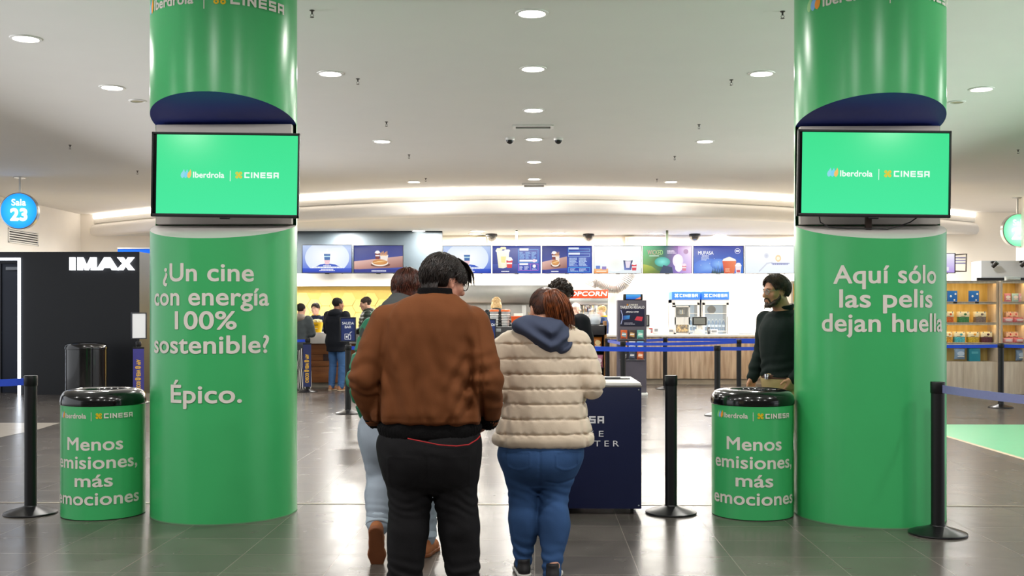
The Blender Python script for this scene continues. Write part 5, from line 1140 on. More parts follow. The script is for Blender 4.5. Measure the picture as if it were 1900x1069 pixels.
def trousers(parent, m, hips, legs, lr, h=.007, folds=.005, name='trousers', seed=2., flare=0., k=.04, mods=None, p=2.2):
    """lr = leg radii (thigh, knee, hem)"""
    lo = np.array([9., 9, 9]); hi = -lo
    for z, cx, cy, rx, ry in hips: lo = np.minimum(lo, (cx - rx, cy - ry, z)); hi = np.maximum(hi, (cx + rx, cy + ry, z))
    for l in legs:
        for q in l[:3]: lo = np.minimum(lo, q - max(lr)); hi = np.maximum(hi, q + max(lr))
    lo[2] = max(lo[2], 0.0); F = Field(lo - .04, hi + .04, h); F.loft(hips, 0, p)
    for l in legs:
        t_, kn, an = l[:3]; F.chain([t_, lerp3(t_, kn, .5), kn, lerp3(kn, an, .35), an], (lr[0], lr[0] * .55 + lr[1] * .45, lr[1], lr[1] * .5 + max(lr[2], lr[1]) * .5, lr[2]), k, .012)
    if mods: mods(F)
    if folds:
        F.warp(lambda X, Y, Zc: folds * (.8 * noise(X, Y, Zc, 10, 10, 5, seed) + .5 * noise(X + .3 * Zc, Y, Zc, 18, 18, 16, seed + 3)))
        for l in legs:
            for c, wd, am in ((l[1], .006, .7), (l[2] + V(0, 0, .05), .006, .85)):
                F.warp(lambda X, Y, Zc: folds * am * np.sin((Zc - c[2] + .25 * (X - c[0])) * 115 + 6 * noise(X, Y, Zc, 8, 8, 8, seed)) * np.exp(-((X - c[0]) ** 2 + (Y - c[1]) ** 2) / .02 - (Zc - c[2]) ** 2 / wd))
    return F.build(name, m, parent, 1)
def shoe(parent, ank, toe, upper, sole, L=.27, wd=.046, h=.006, pitch=0., up=.1):
    """ank = ankle point, toe = horizontal unit way the toes point; pitch lifts the heel about the toe"""
    t = np.array([toe[0], toe[1], 0.]); t /= np.linalg.norm(t); cp, sp_ = math.cos(pitch), math.sin(pitch); f = t * cp + V(0, 0, -sp_); u = t * sp_ + V(0, 0, cp); s_ = np.cross(f, u)
    o = np.array(ank) - u * .085; q = lambda a, b, c: o + f * a + s_ * b + u * c
    pts = np.array([q(a, b, c) for a in (-.1, L - .05) for b in (-.07, .07) for c in (-.02, .16)])
    F = Field(pts.min(0) - .03, pts.max(0) + .03, h)
    F.chain([q(-.045, 0, .035), q(.03, 0, .045), q(.12, 0, .036), q(L - .1, 0, .03)], (wd * .78, wd * .82, wd * .86, wd * .7), .02)
    F.cap(q(-.03, 0, .06), q(-.03, 0, up), wd * .78, wd * .8, .02); F.cap(q(.03, 0, .06), q(.0, 0, up), wd * .75, wd * .72, .02)
    F.cut(-u, q(0, 0, .014)); F.cut(u, q(0, 0, up + .005))
    a = F.build('shoe', upper, parent, 1)
    F = Field(pts.min(0) - .03, pts.max(0) + .03, h)
    F.chain([q(-.045, 0, .02), q(.04, 0, .02), q(.12, 0, .02), q(L - .1, 0, .02)], (wd * .92, wd * .86, wd * 1.04, wd * .86), .02); F.cut(u, q(0, 0, .024)); F.cut(-u, q(0, 0, -.001))
    F.build('sole', sole, a, 1); return a
# ---- hair
def hair_mat(name, c1, c2, rough=.42):
    m = mat(name, c1, rough, var=0, spec=.5); nt = m.node_tree; b = nt.nodes['Principled BSDF']; tc = [n for n in nt.nodes if n.type == 'TEX_COORD'][0]
    n = nt.nodes.new('ShaderNodeTexNoise'); n.inputs['Scale'].default_value = 38; n.inputs['Detail'].default_value = 4; nt.links.new(tc.outputs['Object'], n.inputs[0])
    r = nt.nodes.new('ShaderNodeValToRGB'); r.color_ramp.elements[0].position = .32; r.color_ramp.elements[1].position = .72; r.color_ramp.elements[0].color = (*lin(c1), 1); r.color_ramp.elements[1].color = (*lin(c2), 1)
    nt.links.new(n.outputs['Fac'], r.inputs[0]); nt.links.new(r.outputs[0], b.inputs['Base Color']); return m
def strand(mb, pts, r0, r1, n=4):
    N = len(pts); mb.tube(pts, [r0 + (r1 - r0) * (i / (N - 1)) ** 1.5 for i in range(N)], n, False)
def hair_cap(parent, c, R, m, k=1.0, front=.045, low=-.06, n=700, length=lambda a: 1.0, sd=1, rad=(.083, .102, .094), r=.0032, wav=.006, crown=(0, -.04), lift=.0, part=None, h=.007, name='hair', tip=.35, fz=-.055, vol=1.0):
    """scalp mass plus combed strands from the crown; a = way round the head, 0 = face, pi = nape; length in radians from the crown"""
    rn = random.Random(sd); c = np.asarray(c, float); rad = np.array(rad) * k; q = lambda p: c + R @ np.asarray(p, float); o = np.array((0, -.014, .03)) * k
    F = Field(c - .19 * k, c + .19 * k, h); F.ell(q(o), rad * .985, R, 0)
    F.ell(q(np.array((0, .105, fz)) * k), np.array((.085, .085, .118)) * k, R, .01, 's')
    F.cut(R @ V(0, 0, -1.), q(V(0, 0, low * k)))
    for sx in (-1, 1): F.ell(q(np.array((sx * .08, .018, -.03)) * k), np.array((.03, .04, .05)) * k, R, .008, 's')
    mb = MB()
    for i in range(n):
        az = rn.uniform(-PI, PI); L = length(az) * rn.uniform(.8, 1.08); t0 = rn.uniform(0.02, .75) * L; ph = rn.uniform(0, 6.28); tw = rn.uniform(-.28, .28); rr = rn.uniform(.97, 1.07) * vol; pts = []
        for j in range(9):
            t = t0 + (L - t0) * j / 8; aa = az + tw * (j / 8) + wav * 8 * math.sin(ph + j * .9)
            x, y, z = math.sin(t) * math.sin(aa), math.sin(t) * math.cos(aa), math.cos(t)
            lf = rr + lift * (j / 8) ** 2 + wav * 3 * math.sin(ph + j * 1.3)
            pts.append(q(o + rad * lf * np.array((x, y, z)) + np.array((crown[0], crown[1], 0)) * k * math.exp(-t * 1.6) * .8))
        strand(mb, pts, r * k * rn.uniform(.7, 1.2), r * k * tip)
    return F, mb
def glasses(parent, c, R, k, m, round_=True):
    q = lambda *p: Vector(tuple(np.asarray(c) + R @ (np.array(p) * k))); mb = MB()
    for sx in (-1, 1):
        mb.tube([q(sx * .033 + .0245 * math.cos(a), .109 - .004 * abs(math.cos(a)), .003 + .02 * math.sin(a)) for a in [2 * PI * i / 24 for i in range(25)]], .0022 * k, 6)
        mb.tube([q(sx * .057, .106, .01), q(sx * .07, .075, .012), q(sx * .08, .0, .014), q(sx * .08, -.03, -.008)], .002 * k, 6)
    mb.tube([q(-.009, .108, .006), q(0, .112, .009), q(.009, .108, .006)], .002 * k, 6)
    g = mb.build('glasses', m, parent)
    l = MB()
    for sx in (-1, 1): l.add([q(sx * .033 + .0235 * math.cos(a), .1085, .003 + .019 * math.sin(a)) for a in [2 * PI * i / 20 for i in range(20)]], [tuple(range(20))])
    l.build('lenses', glass, g); return g
def eyes(parent, c, R, k, iris='#3A2818'):
    q = lambda *p: np.asarray(c) + R @ (np.array(p) * k); mb = MB(); mi = MB(); br = MB()
    for sx in (-1, 1):
        mb.sph(q(sx * .031, .0845, .0045), .0105 * k, 12, 8); mi.sph(q(sx * .031, .0905, .0045), .0056 * k, 10, 7)
        br.tube([q(sx * .012, .1025, .022), q(sx * .028, .1, .028), q(sx * .05, .084, .024)], [.003 * k, .004 * k, .002 * k], 6)
    e = mb.build('eyes', mat('eye_white', '#E6DFD8', .25, var=.02), parent); mi.build('irises', mat('iris_' + iris.strip('#'), iris, .15, var=.05), e); return br
# ------------------------------------------------------------------ the people themselves
def prof(rows, cx, s, p=None):
    """rows of frame row, left column, right column, half depth, centre y -> oval sections in metres"""
    return [(HC - (py - YH) / s, ((a + b) / 2 - cx) / s, cy, (b - a) / 2 / s, ry) for py, a, b, ry, cy in rows]
cot = lambda n, c, r=.85, v=.06, bs=220, b=.08, sh=.0: mat(n, c, r, var=v, scale=6, bump=b, bscale=bs, sheen=sh, spec=.25)
def std(H=1.75, arms=None, legs=None, hrot=(0, 0, 0), hy=.03, w=1.0, hz=0.):
    k = H / 1.75; q = lambda x, y, z: V(x * k * w, y * k, z * k)
    arms = arms or [((-.19, 0, 1.41), (-.235, -.03, 1.13), (-.23, .06, .88), (0, .15, -1), (1, 0, 0), (0, 1, 0)), ((.19, 0, 1.41), (.235, -.03, 1.13), (.23, .06, .88), (0, .15, -1), (-1, 0, 0), (0, 1, 0))]
    legs = legs or [((-.09, 0, .88), (-.1, .02, .48), (-.105, -.02, .085), (-.1, 1, 0)), ((.09, 0, .88), (.1, .02, .48), (.105, -.02, .085), (.1, 1, 0))]
    A = [[q(*a[0]), q(*a[1]), q(*a[2])] + [np.array(b, float) for b in a[3:]] for a in arms]; L = [[q(*l[0]), q(*l[1]), q(*l[2]), np.array(l[3], float)] for l in legs]
    T = [(z * k, 0, cy, rx * k * w, ry * k) for z, cy, rx, ry in ((.82, 0, .15, .10), (.92, 0, .172, .12), (1.05, .005, .152, .115), (1.22, .005, .17, .122), (1.35, 0, .182, .115), (1.43, -.005, .135, .085), (1.49, -.01, .07, .065))]
    return dict(arms=A, legs=L, torso=T, neck=q(0, -.015, 1.47), head=q(0, hy, 1.625 + hz), hrot=hrot, hk=k, k=k)
def body_cut(T, lo, hi, e, extra=()):
    """clothing sections: the body's own, let out by e, between two heights"""
    zs_ = sorted({lo, hi, *[t[0] for t in T if lo < t[0] < hi]}); a = np.array(T)
    return [(z, smooth_interp(np.array([z]), a[:, 0], a[:, 1])[0], smooth_interp(np.array([z]), a[:, 0], a[:, 2])[0], smooth_interp(np.array([z]), a[:, 0], a[:, 3])[0] + e, smooth_interp(np.array([z]), a[:, 0], a[:, 4])[0] + e) for z in zs_] + list(extra)
def ring(parent, name, m, c, rx, ry, h_, th=.012, tilt=None, hres=.005, flare=0., gap=None, rib=False):
    """ribbed band or collar: an open oval ring"""
    mb = MB(); n = 72; vs = []; fs = []; prof_ = [(0, 0), (th, 0.004), (th, h_ - .006), (th * .5, h_), (0, h_ - .004)]
    T = np.eye(3) if tilt is None else tilt
    a0, a1 = (0, 2 * PI) if gap is None else gap; full = gap is None; K = n if full else n + 1
    for i in range(K):
        a = a0 + (a1 - a0) * i / n; rb = .0016 * math.cos(i * PI) if rib else 0
        for o, z in prof_: r_ = 1; vs.append(np.asarray(c) + T @ V((rx + o + rb + flare * z) * math.sin(a), (ry + o + rb + flare * z) * math.cos(a), z))
    m_ = len(prof_)
    for i in range(n):
        j = (i + 1) % K
        for q in range(m_): fs.append((i * m_ + q, i * m_ + (q + 1) % m_, j * m_ + (q + 1) % m_, j * m_ + q))
    if not full: fs += [tuple(range(m_)), tuple((K - 1) * m_ + q for q in range(m_))[::-1]]
    return mb.add([tuple(v) for v in vs], fs).build(name, m, parent, 50)

# ======== man in the brown jacket, seen from behind
def brown_man():
    s, cx, d = 357., 797., 5.6; X = lambda px: (px - cx) / s; Zp = lambda py: HC - (py - YH) / s
    x, y = W(cx, d)
    hr = (-math.radians(54), math.radians(-14), 0)
    pose = dict(arms=[[V(X(722), 0, Zp(600)), V(X(680), -.06, Zp(700)), V(X(690), .12, Zp(775)), V(.25, .6, -.5), V(1, 0, 0), V(0, 1, .3)], [V(X(874), 0, Zp(602)), V(X(906), -.06, Zp(708)), V(X(905), .12, Zp(778)), V(-.25, .6, -.5), V(-1, 0, 0), V(0, 1, .3)]],
        legs=[[V(X(752), 0, .84), V(X(758), .0, .48), V(X(752), -.03, .09), V(-.1, 1, 0)], [V(X(842), 0, .84), V(X(845), .02, .48), V(X(860), .0, .09), V(.25, 1, 0)]],
        torso=[(.80, X(797), .02, .21, .15), (.95, X(796), .03, .24, .19), (1.15, X(797), .03, .24, .19), (1.35, X(797), .0, .235, .15), (1.45, X(800), -.01, .17, .11), (1.50, X(804), -.01, .09, .08)], neck=V(X(806), -.01, 1.49), head=V(X(824), .035, 1.612), hrot=hr, hk=1.06)
    p = person('man from behind in a brown work jacket and black trousers, head turned right, wearing glasses', (x, y, 0), PSI, pose, '#C98F78', .0065, 1.25)
    duck = mat('brown_duck_canvas', '#6C3F22', .82, var=.07, scale=4, bump=.12, bscale=260, spec=.2)
    T = prof([(546, 772, 846, .10, -.005), (553, 754, 856, .125, -.01), (562, 738, 868, .145, -.012), (578, 722, 880, .165, -.015), (605, 711, 884, .18, -.012), (650, 705, 884, .19, .0), (700, 699, 887, .2, .015), (745, 694, 892, .205, .025), (772, 692, 896, .205, .03), (783, 697, 896, .19, .03), (787, 706, 890, .17, .03)], cx, s)
    def mods(F):
        def f(Xa, Ya, Za):
            r = -.006 * np.exp(-((Za - 1.42 - .3 * Ya) / .03) ** 2) * 0
            r = r + .009 * np.sin(Xa * 52 + 3.2 * Za + 1.5 * noise(Xa, Ya, Za, 4, 4, 2, 1.)) * np.exp(-((Za - .95) / .24) ** 2) * np.clip((np.abs(Xa) < .26), 0, 1)      # hanging pleats above the hem
            r = r + (.009 + .008 * np.clip((1.25 - Za) / .3, 0, 1)) * np.exp(-((np.abs(Xa - .012) - (.262 - .10 * np.clip(Za - 1.15, 0, .3) )) / .011) ** 2) * np.clip((1.42 - Za) / .12, 0, 1) * (Ya < .1)    # sleeve seams
            for (fx, fz, ex, ez, w_, am) in ((.235, 1.30, .09, 1.02, .02, .010), (.245, 1.18, .13, .93, .018, .011), (.25, 1.06, .17, .90, .016, .010), (-.24, 1.26, -.15, 1.0, .022, .008), (.02, 1.33, .06, 1.05, .035, .006), (-.07, 1.2, -.02, .95, .03, .005), (.0, .93, .03, .86, .012, .008), (.13, .93, .09, .86, .012, .009)):
                dx, dz = ex - fx, ez - fz; L2_ = dx * dx + dz * dz; t = np.clip(((Xa - fx) * dx + (Za - fz) * dz) / L2_, 0, 1); dd = ((Xa - fx) * dz - (Za - fz) * dx) / math.sqrt(L2_)
                far = np.hypot(Xa - fx - t * dx, Za - fz - t * dz); r = r + am * (np.exp(-(dd / w_) ** 2) - .8 * np.exp(-((dd - 1.8 * w_) / (1.2 * w_)) ** 2)) * np.sin(PI * np.clip(t, .04, .96)) * np.exp(-(far / .06) ** 2) * (Ya < .05)
            r = r + .006 * np.sin((Za + .5 * Xa) * 60 + 2 * noise(Xa, Ya, Za, 5, 5, 5, 3.)) * np.exp(-((Xa - .2) / .11) ** 2 - ((Za - 1.1) / .16) ** 2)
            return r + .007 * np.exp(-((Za - Zp(784)) / .005) ** 2)
        F.warp(f)
    coat(p, 'jacket', duck, T, pose['arms'], (.098, .086, .066), .0065, None, .013, 2.5, .03, mods=mods, seed=3., kk=.006)
    rib = mat('black_rib_knit', '#0D0C0D', .9, var=.06, scale=60, bump=.25, bscale=180, spec=.15)
    H_ = Field((-.34, -.25, .72), (.36, .33, .95), .0065); H_.loft([(Zp(812), X(797), .025, .255, .185), (Zp(805), X(797), .025, .262, .19), (Zp(789), X(797), .03, .272, .19), (Zp(780), X(797), .03, .25, .175)], 0, 2.5)
    H_.warp(lambda a, b, c: .0022 * np.sin(np.arctan2(b, a) * 80) + .003 * noise(a, b, c, 8, 8, 3, 7.)); H_.build('hem_band', rib, p, 1)
    TT = rot(-.25, .22, 0)
    C_ = Field((-.14, -.18, 1.42), (.22, .16, 1.64), .0055)
    C_.loft([(1.47, X(803), -.005, .135, .125), (1.505, X(805), -.005, .118, .112), (1.54, X(808), 0, .100, .100), (1.580, X(809), .0, .093, .094)], 0, 2.1); C_.loft([(1.53, X(810), .01, .082, .08), (1.62, X(811), .01, .085, .085)], 0, 2.1, 's')
    C_.warp(lambda a, b, c: .004 * noise(a, b, c, 9, 9, 7, 4.) + np.where(b > .02, .5 * (b - .02) * (c > 1.52), 0)); C_.build('collar', rib, p, 1)
    for a in pose['arms']:
        w_, e = a[2], a[1]; dv = (w_ - e) / np.linalg.norm(w_ - e); F = Field(w_ - .1, w_ + .12, .0055); F.cap(w_ - dv * .005, w_ + dv * .045, .062, .05, 0); F.cut(dv, w_ + dv * .052); F.warp(lambda q, r_, c: .0025 * np.sin((q + r_) * 300)); F.build('cuff', rib, p, 1)
    blk = cot('black_denim', '#141315', .85, .1, 240, .15)
    hips = prof([(795, 712, 884, .16, .02), (815, 706, 888, .175, .01), (850, 708, 887, .18, 0), (872, 716, 879, .165, 0), (895, 735, 862, .13, .0), (912, 770, 826, .08, .0)], cx, s)
    def pk(F):
        def f(a, b, c):
            r = 0
            for x0 in (X(752), X(846)):                      # back pocket edges
                r = r + .0035 * ((np.abs(np.abs(a - x0) - .075) < .006) * (c > .575) * (c < .72) + (np.abs(c - .72) < .006) * (np.abs(a - x0) < .075) + (np.abs(c - (.575 - .03 + .4 * np.abs(a - x0) )) < .007) * (np.abs(a - x0) < .075)) * (b < -.05)
            return -.55 * r + .006 * np.exp(-(a / .008) ** 2) * (b < 0) * (c > .5)
        F.warp(f)
    L = [[V(X(754), .0, .76), V(X(760), .0, .47), V(X(752), -.03, .06), 0], [V(X(842), 0, .76), V(X(846), .02, .47), V(X(861), .0, .06), 0]]
    trousers(p, blk, hips, L, (.126, .108, .086), .0065, .007, 'trousers', 5., k=.07, mods=pk)
    # stitching and the red hem of the shirt below
    red = mat('red_cloth_edge', '#9A1016', .7, var=.05)
    pts = [(X(763), -.190, Zp(806)), (X(790), -.199, Zp(811)), (X(820), -.2, Zp(817)), (X(850), -.19, Zp(819.5)), (X(872), -.165, Zp(818)), (X(886), -.12, Zp(811)), (X(893), -.06, Zp(805))]
    fine = []
    for i in range(len(pts) - 1):
        for k in range(6): fine.append(lerp3(pts[i], pts[i + 1], k / 6))
    MB().tube(fine, .0034, 6).build('shirt_hem', red, p)
    st = mat('dark_stitching', '#3A3432', .8)
    mb = MB()
    for x0 in (X(750), X(846)):
        o = [(x0 - .07, .71), (x0 - .07, .60), (x0, .565), (x0 + .07, .60), (x0 + .07, .71)]
        mb.tube([(a, -.186 + 1.3 * (a - X(797)) ** 2 * 0 - .004, z) for a, z in o], .0014, 4)
    for a in (0, 1):
        shoe(p, pose['legs'][a][2], pose['legs'][a][3], mat('black_shoe', '#17161A', .5, var=.05), rubber, .29, .05)
    hm = hair_mat('dark_brown_hair', '#0F0A08', '#2E211A'); R = rot(*hr); c = pose['head']
    F, mb = hair_cap(p, c, R, hm, 1.06, low=-.072, n=1200, length=lambda a: 1.6 + .62 * (abs(a) / PI) ** 1.1 - (.5 if abs(abs(a) - 1.6) < .3 else 0), sd=4, rad=(.088, .108, .099), r=.0034, wav=.013, lift=.1, tip=.15, vol=1.02)
    rn = random.Random(12); qh = lambda *v: c + R @ np.array(v)
    for k in range(90):
        u = rn.uniform(-.055, .06); e = rn.uniform(0, 1); strand(mb, [qh(u * .6, .03, .135), qh(u * .85, .085, .118), qh(u, .118 + .012 * e, .075), qh(u * 1.05 + .01 * (e - .5), .138 + .012 * e, .035 - .02 * e)], .0042, .0008)
    for k in range(150):
        u = rn.uniform(-.075, .075); e = rn.uniform(0, 1); b0 = -.105 + u * u * 5; strand(mb, [qh(u, b0, .0), qh(u * 1.03, b0 - .008, -.035), qh(u * 1.06 + .008 * (e - .5), b0 - .006 * e, -.07), qh(u * 1.1 + .016 * (e - .5), b0 - .012 - .012 * e, -.095 - .015 * e)], .004, .0008)
    F.build('hair', hm, p, 1, mb)
    bk = mat('black_frame', '#0B0B0C', .25); glasses(p, c, R, 1.06, bk)
    return p
brown_man()

# ======== woman in the cream quilted jacket, seen from behind
def cream_woman():
    s, cx, d = 334., 1010., 5.98; X = lambda px: (px - cx) / s; Zp = lambda py: HC - (py - YH) / s
    x, y = W(cx, d); hr = (math.radians(20), math.radians(-10), 0)
    pose = dict(arms=[[V(X(942), 0, Zp(648)), V(X(926), -.03, Zp(715)), V(X(972), .27, Zp(690)), V(.5, .8, .1), V(1, -.3, 0), V(0, .3, 1)], [V(X(1070), 0, Zp(645)), V(X(1093), -.03, Zp(711)), V(X(1052), .27, Zp(690)), V(-.5, .8, .1), V(-1, -.3, 0), V(0, .3, 1)]],
        legs=[[V(X(965), 0, .76), V(X(971), .02, .43), V(X(971), -.03, .085), V(-.1, 1, 0)], [V(X(1040), 0, .76), V(X(1027), .02, .43), V(X(1024), -.14, .085), V(.1, 1, 0)]],
        torso=[(.74, X(1005), .01, .2, .15), (.9, X(1005), .02, .2, .16), (1.1, X(1008), .02, .19, .15), (1.25, X(1008), .0, .18, .12), (1.33, X(1008), -.005, .13, .09), (1.39, X(1008), -.01, .07, .065)], neck=V(X(1010), -.01, 1.36), head=V(X(1010), .03, 1.468), hrot=hr, hk=.97)
    p = person('woman from behind in a cream quilted jacket with slate blue hood and blue jeans', (x, y, 0), PSI, pose, '#D39C82', .0065, 1.15, 1.)
    crm = mat('cream_quilted_nylon', '#D6C4AD', .55, var=.035, scale=5, bump=.06, bscale=70, sheen=.15, spec=.4)
    T = prof([(597, 985, 1048, .08, -.015), (604, 962, 1060, .105, -.01), (614, 946, 1070, .135, -.01), (630, 936, 1079, .16, -.008), (655, 931, 1086, .178, .0), (685, 931, 1087, .19, .01), (715, 934, 1087, .2, .015), (745, 933, 1088, .205, .02), (772, 929, 1091, .21, .02), (800, 918, 1098, .215, .02), (816, 912, 1101, .215, .02), (825, 917, 1098, .20, .02), (829, 926, 1092, .18, .02)], cx, s)
    per = .0815
    def quilt(a, b, c):
        zz = c - .715 + .10 * a * a + .004 * noise(a, b, c, 4, 4, 2, 2.); u = np.abs(np.sin(PI * zz / per))
        fine = .0038 * np.sin(a * 120 + 55 * c + 6 * noise(a, b, c, 11, 11, 20, 3.)) * np.exp(-(u / .45) ** 2)
        return .0105 * np.exp(-(u / .16) ** 2) - .004 * u ** .7 + fine + .007 * np.exp(-((np.abs(a - .0) - .236 + .03 * np.sin(c * 9)) / .012) ** 2) * (b < .06)
    coat(p, 'jacket', crm, T, pose['arms'], (.092, .084, .055), .0065, quilt, .007, 2.3, .03, seed=6., kk=.008)
    # hood of the sweater hanging over the jacket
    hd = mat('slate_blue_fleece', '#434A5E', .92, var=.06, scale=7, bump=.1, bscale=230, spec=.2)
    F = Field((-.24, -.33, 1.10), (.22, .16, 1.50), .0055)
    F.ell((X(1003), -.06, Zp(610)), (.150, .15, .075), rot(0, 0, .06), 0); F.ell((X(1016), -.14, Zp(629)), (.125, .075, .085), rot(0, 0, .3), .05); F.ell((X(970), -.075, Zp(606)), (.055, .10, .045), None, .04)
    F.loft([(1.33, X(1009), .0, .098, .09), (1.37, X(1009), .0, .085, .085), (1.425, X(1010), .0, .078, .078)], .03, 2.)
    F.ell((X(1006), -.05, Zp(600)), (.085, .075, .05), rot(0, .3, 0), .02, 's'); F.loft([(1.36, X(1010), .02, .07, .072), (1.48, X(1010), .02, .072, .074)], .01, 2., 's')
    F.warp(lambda a, b, c: .012 * np.sin((c * 1.1 - .75 * np.abs(a - .03)) * 66 + 2.2 * noise(a, b, c, 6, 6, 6, 5.)) * np.exp(-((c - 1.3) / .085) ** 2) + .005 * noise(a, b, c, 12, 12, 12, 2.) + .0035 * np.sin((c * .9 + .5 * a) * 95 + 3 * noise(a, b, c, 7, 7, 7, 3.)) * np.exp(-((c - 1.29) / .07) ** 2)); F.build('hood', hd, p, 1)
    F = Field((-.2, -.2, 1.27), (.2, .2, 1.46), .0055); F.loft([(1.30, X(1009), -.01, .165, .13), (1.335, X(1009), -.01, .145, .118), (1.372, X(1009), -.005, .135, .112)], 0, 2.2); F.loft([(1.33, X(1009), -.005, .118, .098), (1.40, X(1009), -.005, .12, .1)], .0, 2.2, 's'); F.warp(lambda a, b, c: .005 * noise(a, b, c, 11, 11, 11, 1.)); F.build('collar', crm, p, 1)
    jn = mat('mid_blue_denim', '#34517C', .85, var=.12, scale=5, bump=.12, bscale=260, spec=.2)
    hips = prof([(812, 938, 1078, .16, .0), (832, 930, 1081, .18, -.01), (852, 931, 1077, .185, -.01), (868, 938, 1070, .17, -.01), (884, 955, 1054, .135, -.005), (898, 980, 1030, .08, 0)], cx, s)
    L = [[V(X(968), .0, .66), V(X(972), .02, .43), V(X(971), -.03, .075), 0], [V(X(1035), 0, .66), V(X(1027), .0, .43), V(X(1023), -.14, .03), 0]]
    def calf(F):
        F.ell((X(974), -.02, .30), (.078, .085, .15), None, .03); F.ell((X(1029), -.07, .29), (.082, .088, .15), None, .03)
        F.warp(lambda a, b, c: .006 * np.exp(-((a - X(1000)) / .006) ** 2) * (b < 0) * (c > .5) + .006 * np.exp(-((c - .52 - .2 * np.abs(a - X(1035))) / .006) ** 2) * (b < 0) * (a > 0))
        def pk(a, b, c):
            r = 0
            for x0 in (X(962), X(1050)): u = np.abs(a - x0); r = r + (np.exp(-((u - .062) / .004) ** 2) * (c > .625) * (c < .70) + np.exp(-((c - .60 - 6 * u * u) / .005) ** 2) * (u < .063) + np.exp(-((c - .70) / .004) ** 2) * (u < .062)) * (b < -.04)
            return -.004 * r
        F.warp(pk)
    trousers(p, jn, hips, L, (.114, .083, .048), .0065, .005, 'jeans', 8., k=.07, mods=calf)
    mb = MB()
    for x0 in (X(957), X(1054)): mb.tube([(x0 - .055, -.182, .68), (x0 - .05, -.19, .61), (x0, -.192, .585), (x0 + .05, -.184, .61), (x0 + .055, -.176, .68)], .0016, 4)
    for a, up in ((0, .095), (1, .095)): shoe(p, pose['legs'][a][2], pose['legs'][a][3], mat('dark_trainer', '#1C1A1C', .6, var=.06), mat('white_sole', '#DAD6D0', .6), .25, .043, up=up)
    hm = hair_mat('auburn_hair', '#3A1A0C', '#8E4A20', .38); dk_ = hair_mat('dark_auburn_hair', '#24120B', '#5A2E18', .4); R = rot(*hr); c = pose['head']; k = .97
    q = lambda v: c + R @ np.asarray(v, float); rn = random.Random(2)
    rad = np.array((.0835, .103, .0945)) * k; o = np.array((0, -.014, .032)) * k
    F = Field(c - .19, c + .19, .006); F.ell(q(o), rad * .98, R, 0); F.ell(q((0, .115, -.05)), (.085, .085, .118), R, .01, 's'); F.cut(R @ V(0, 0, -1), q((0, 0, -.075)))
    for sx in (-1, 1): F.ell(q((sx * .08, .016, -.035)), (.03, .04, .05), R, .008, 's')
    base = V(.06, -.86, .50); base /= np.linalg.norm(base); mb = MB()
    while len(mb.v) < 700 * 36:
        v = V(rn.gauss(0, 1), rn.gauss(0, 1), rn.gauss(0, 1)); v /= np.linalg.norm(v)
        if v[1] > .55 and v[2] < .55 or v[2] < -.72 or (abs(v[0]) > .75 and v[2] < -.1 and v[1] > -.1): continue
        om = math.acos(max(-1, min(1, v @ base))); pts = []
        if om < .2 or om > 2.6: continue
        for j in range(9):
            t = j / 8; w_ = (math.sin((1 - t) * om) * v + math.sin(t * om) * base) / math.sin(om); pts.append(q(o + rad * (1.005 + .02 * rn.random() * .4 + .06 * t ** 4) * w_))
        strand(mb, pts, .0024, .0016)
    F.build('hair', dk_, p, 1, mb)
    # gathered ponytail falling over the hood
    b0 = q(o + rad * 1.04 * base); mb = MB(); F = Field(b0 - V(.14, .16, .26), b0 + V(.2, .1, .12), .007)
    F.chain([b0, b0 + V(.018, -.03, -.012), b0 + V(.036, -.045, -.08), b0 + V(.045, -.035, -.145)], (.02, .03, .032, .014), .02)
    for i in range(900):
        a = rn.uniform(-PI, PI); r_ = rn.uniform(.3, 1.05) ; ux, uy = math.cos(a) * r_, math.sin(a) * r_
        P0 = b0 + V(ux * .018, -.004 + uy * .008, abs(uy) * .01); P1 = b0 + V(.012 + ux * .075, -.05 + uy * .035, .022 + .022 * rn.random() - .02 * abs(ux)); P2 = b0 + V(.04 + ux * .09, -.06 + uy * .045, -.085 - .03 * rn.random()); P3 = b0 + V(.052 + ux * .05 + rn.uniform(-.025, .03), -.03 + uy * .03, -.175 - rn.uniform(-.06, .045))
        strand(mb, [(1 - t) ** 3 * P0 + 3 * (1 - t) ** 2 * t * P1 + 3 * (1 - t) * t * t * P2 + t ** 3 * P3 for t in [j / 12 for j in range(13)]], .0034, .001)
    F.build('ponytail', hm, p, 1, mb)
    return p
cream_woman()

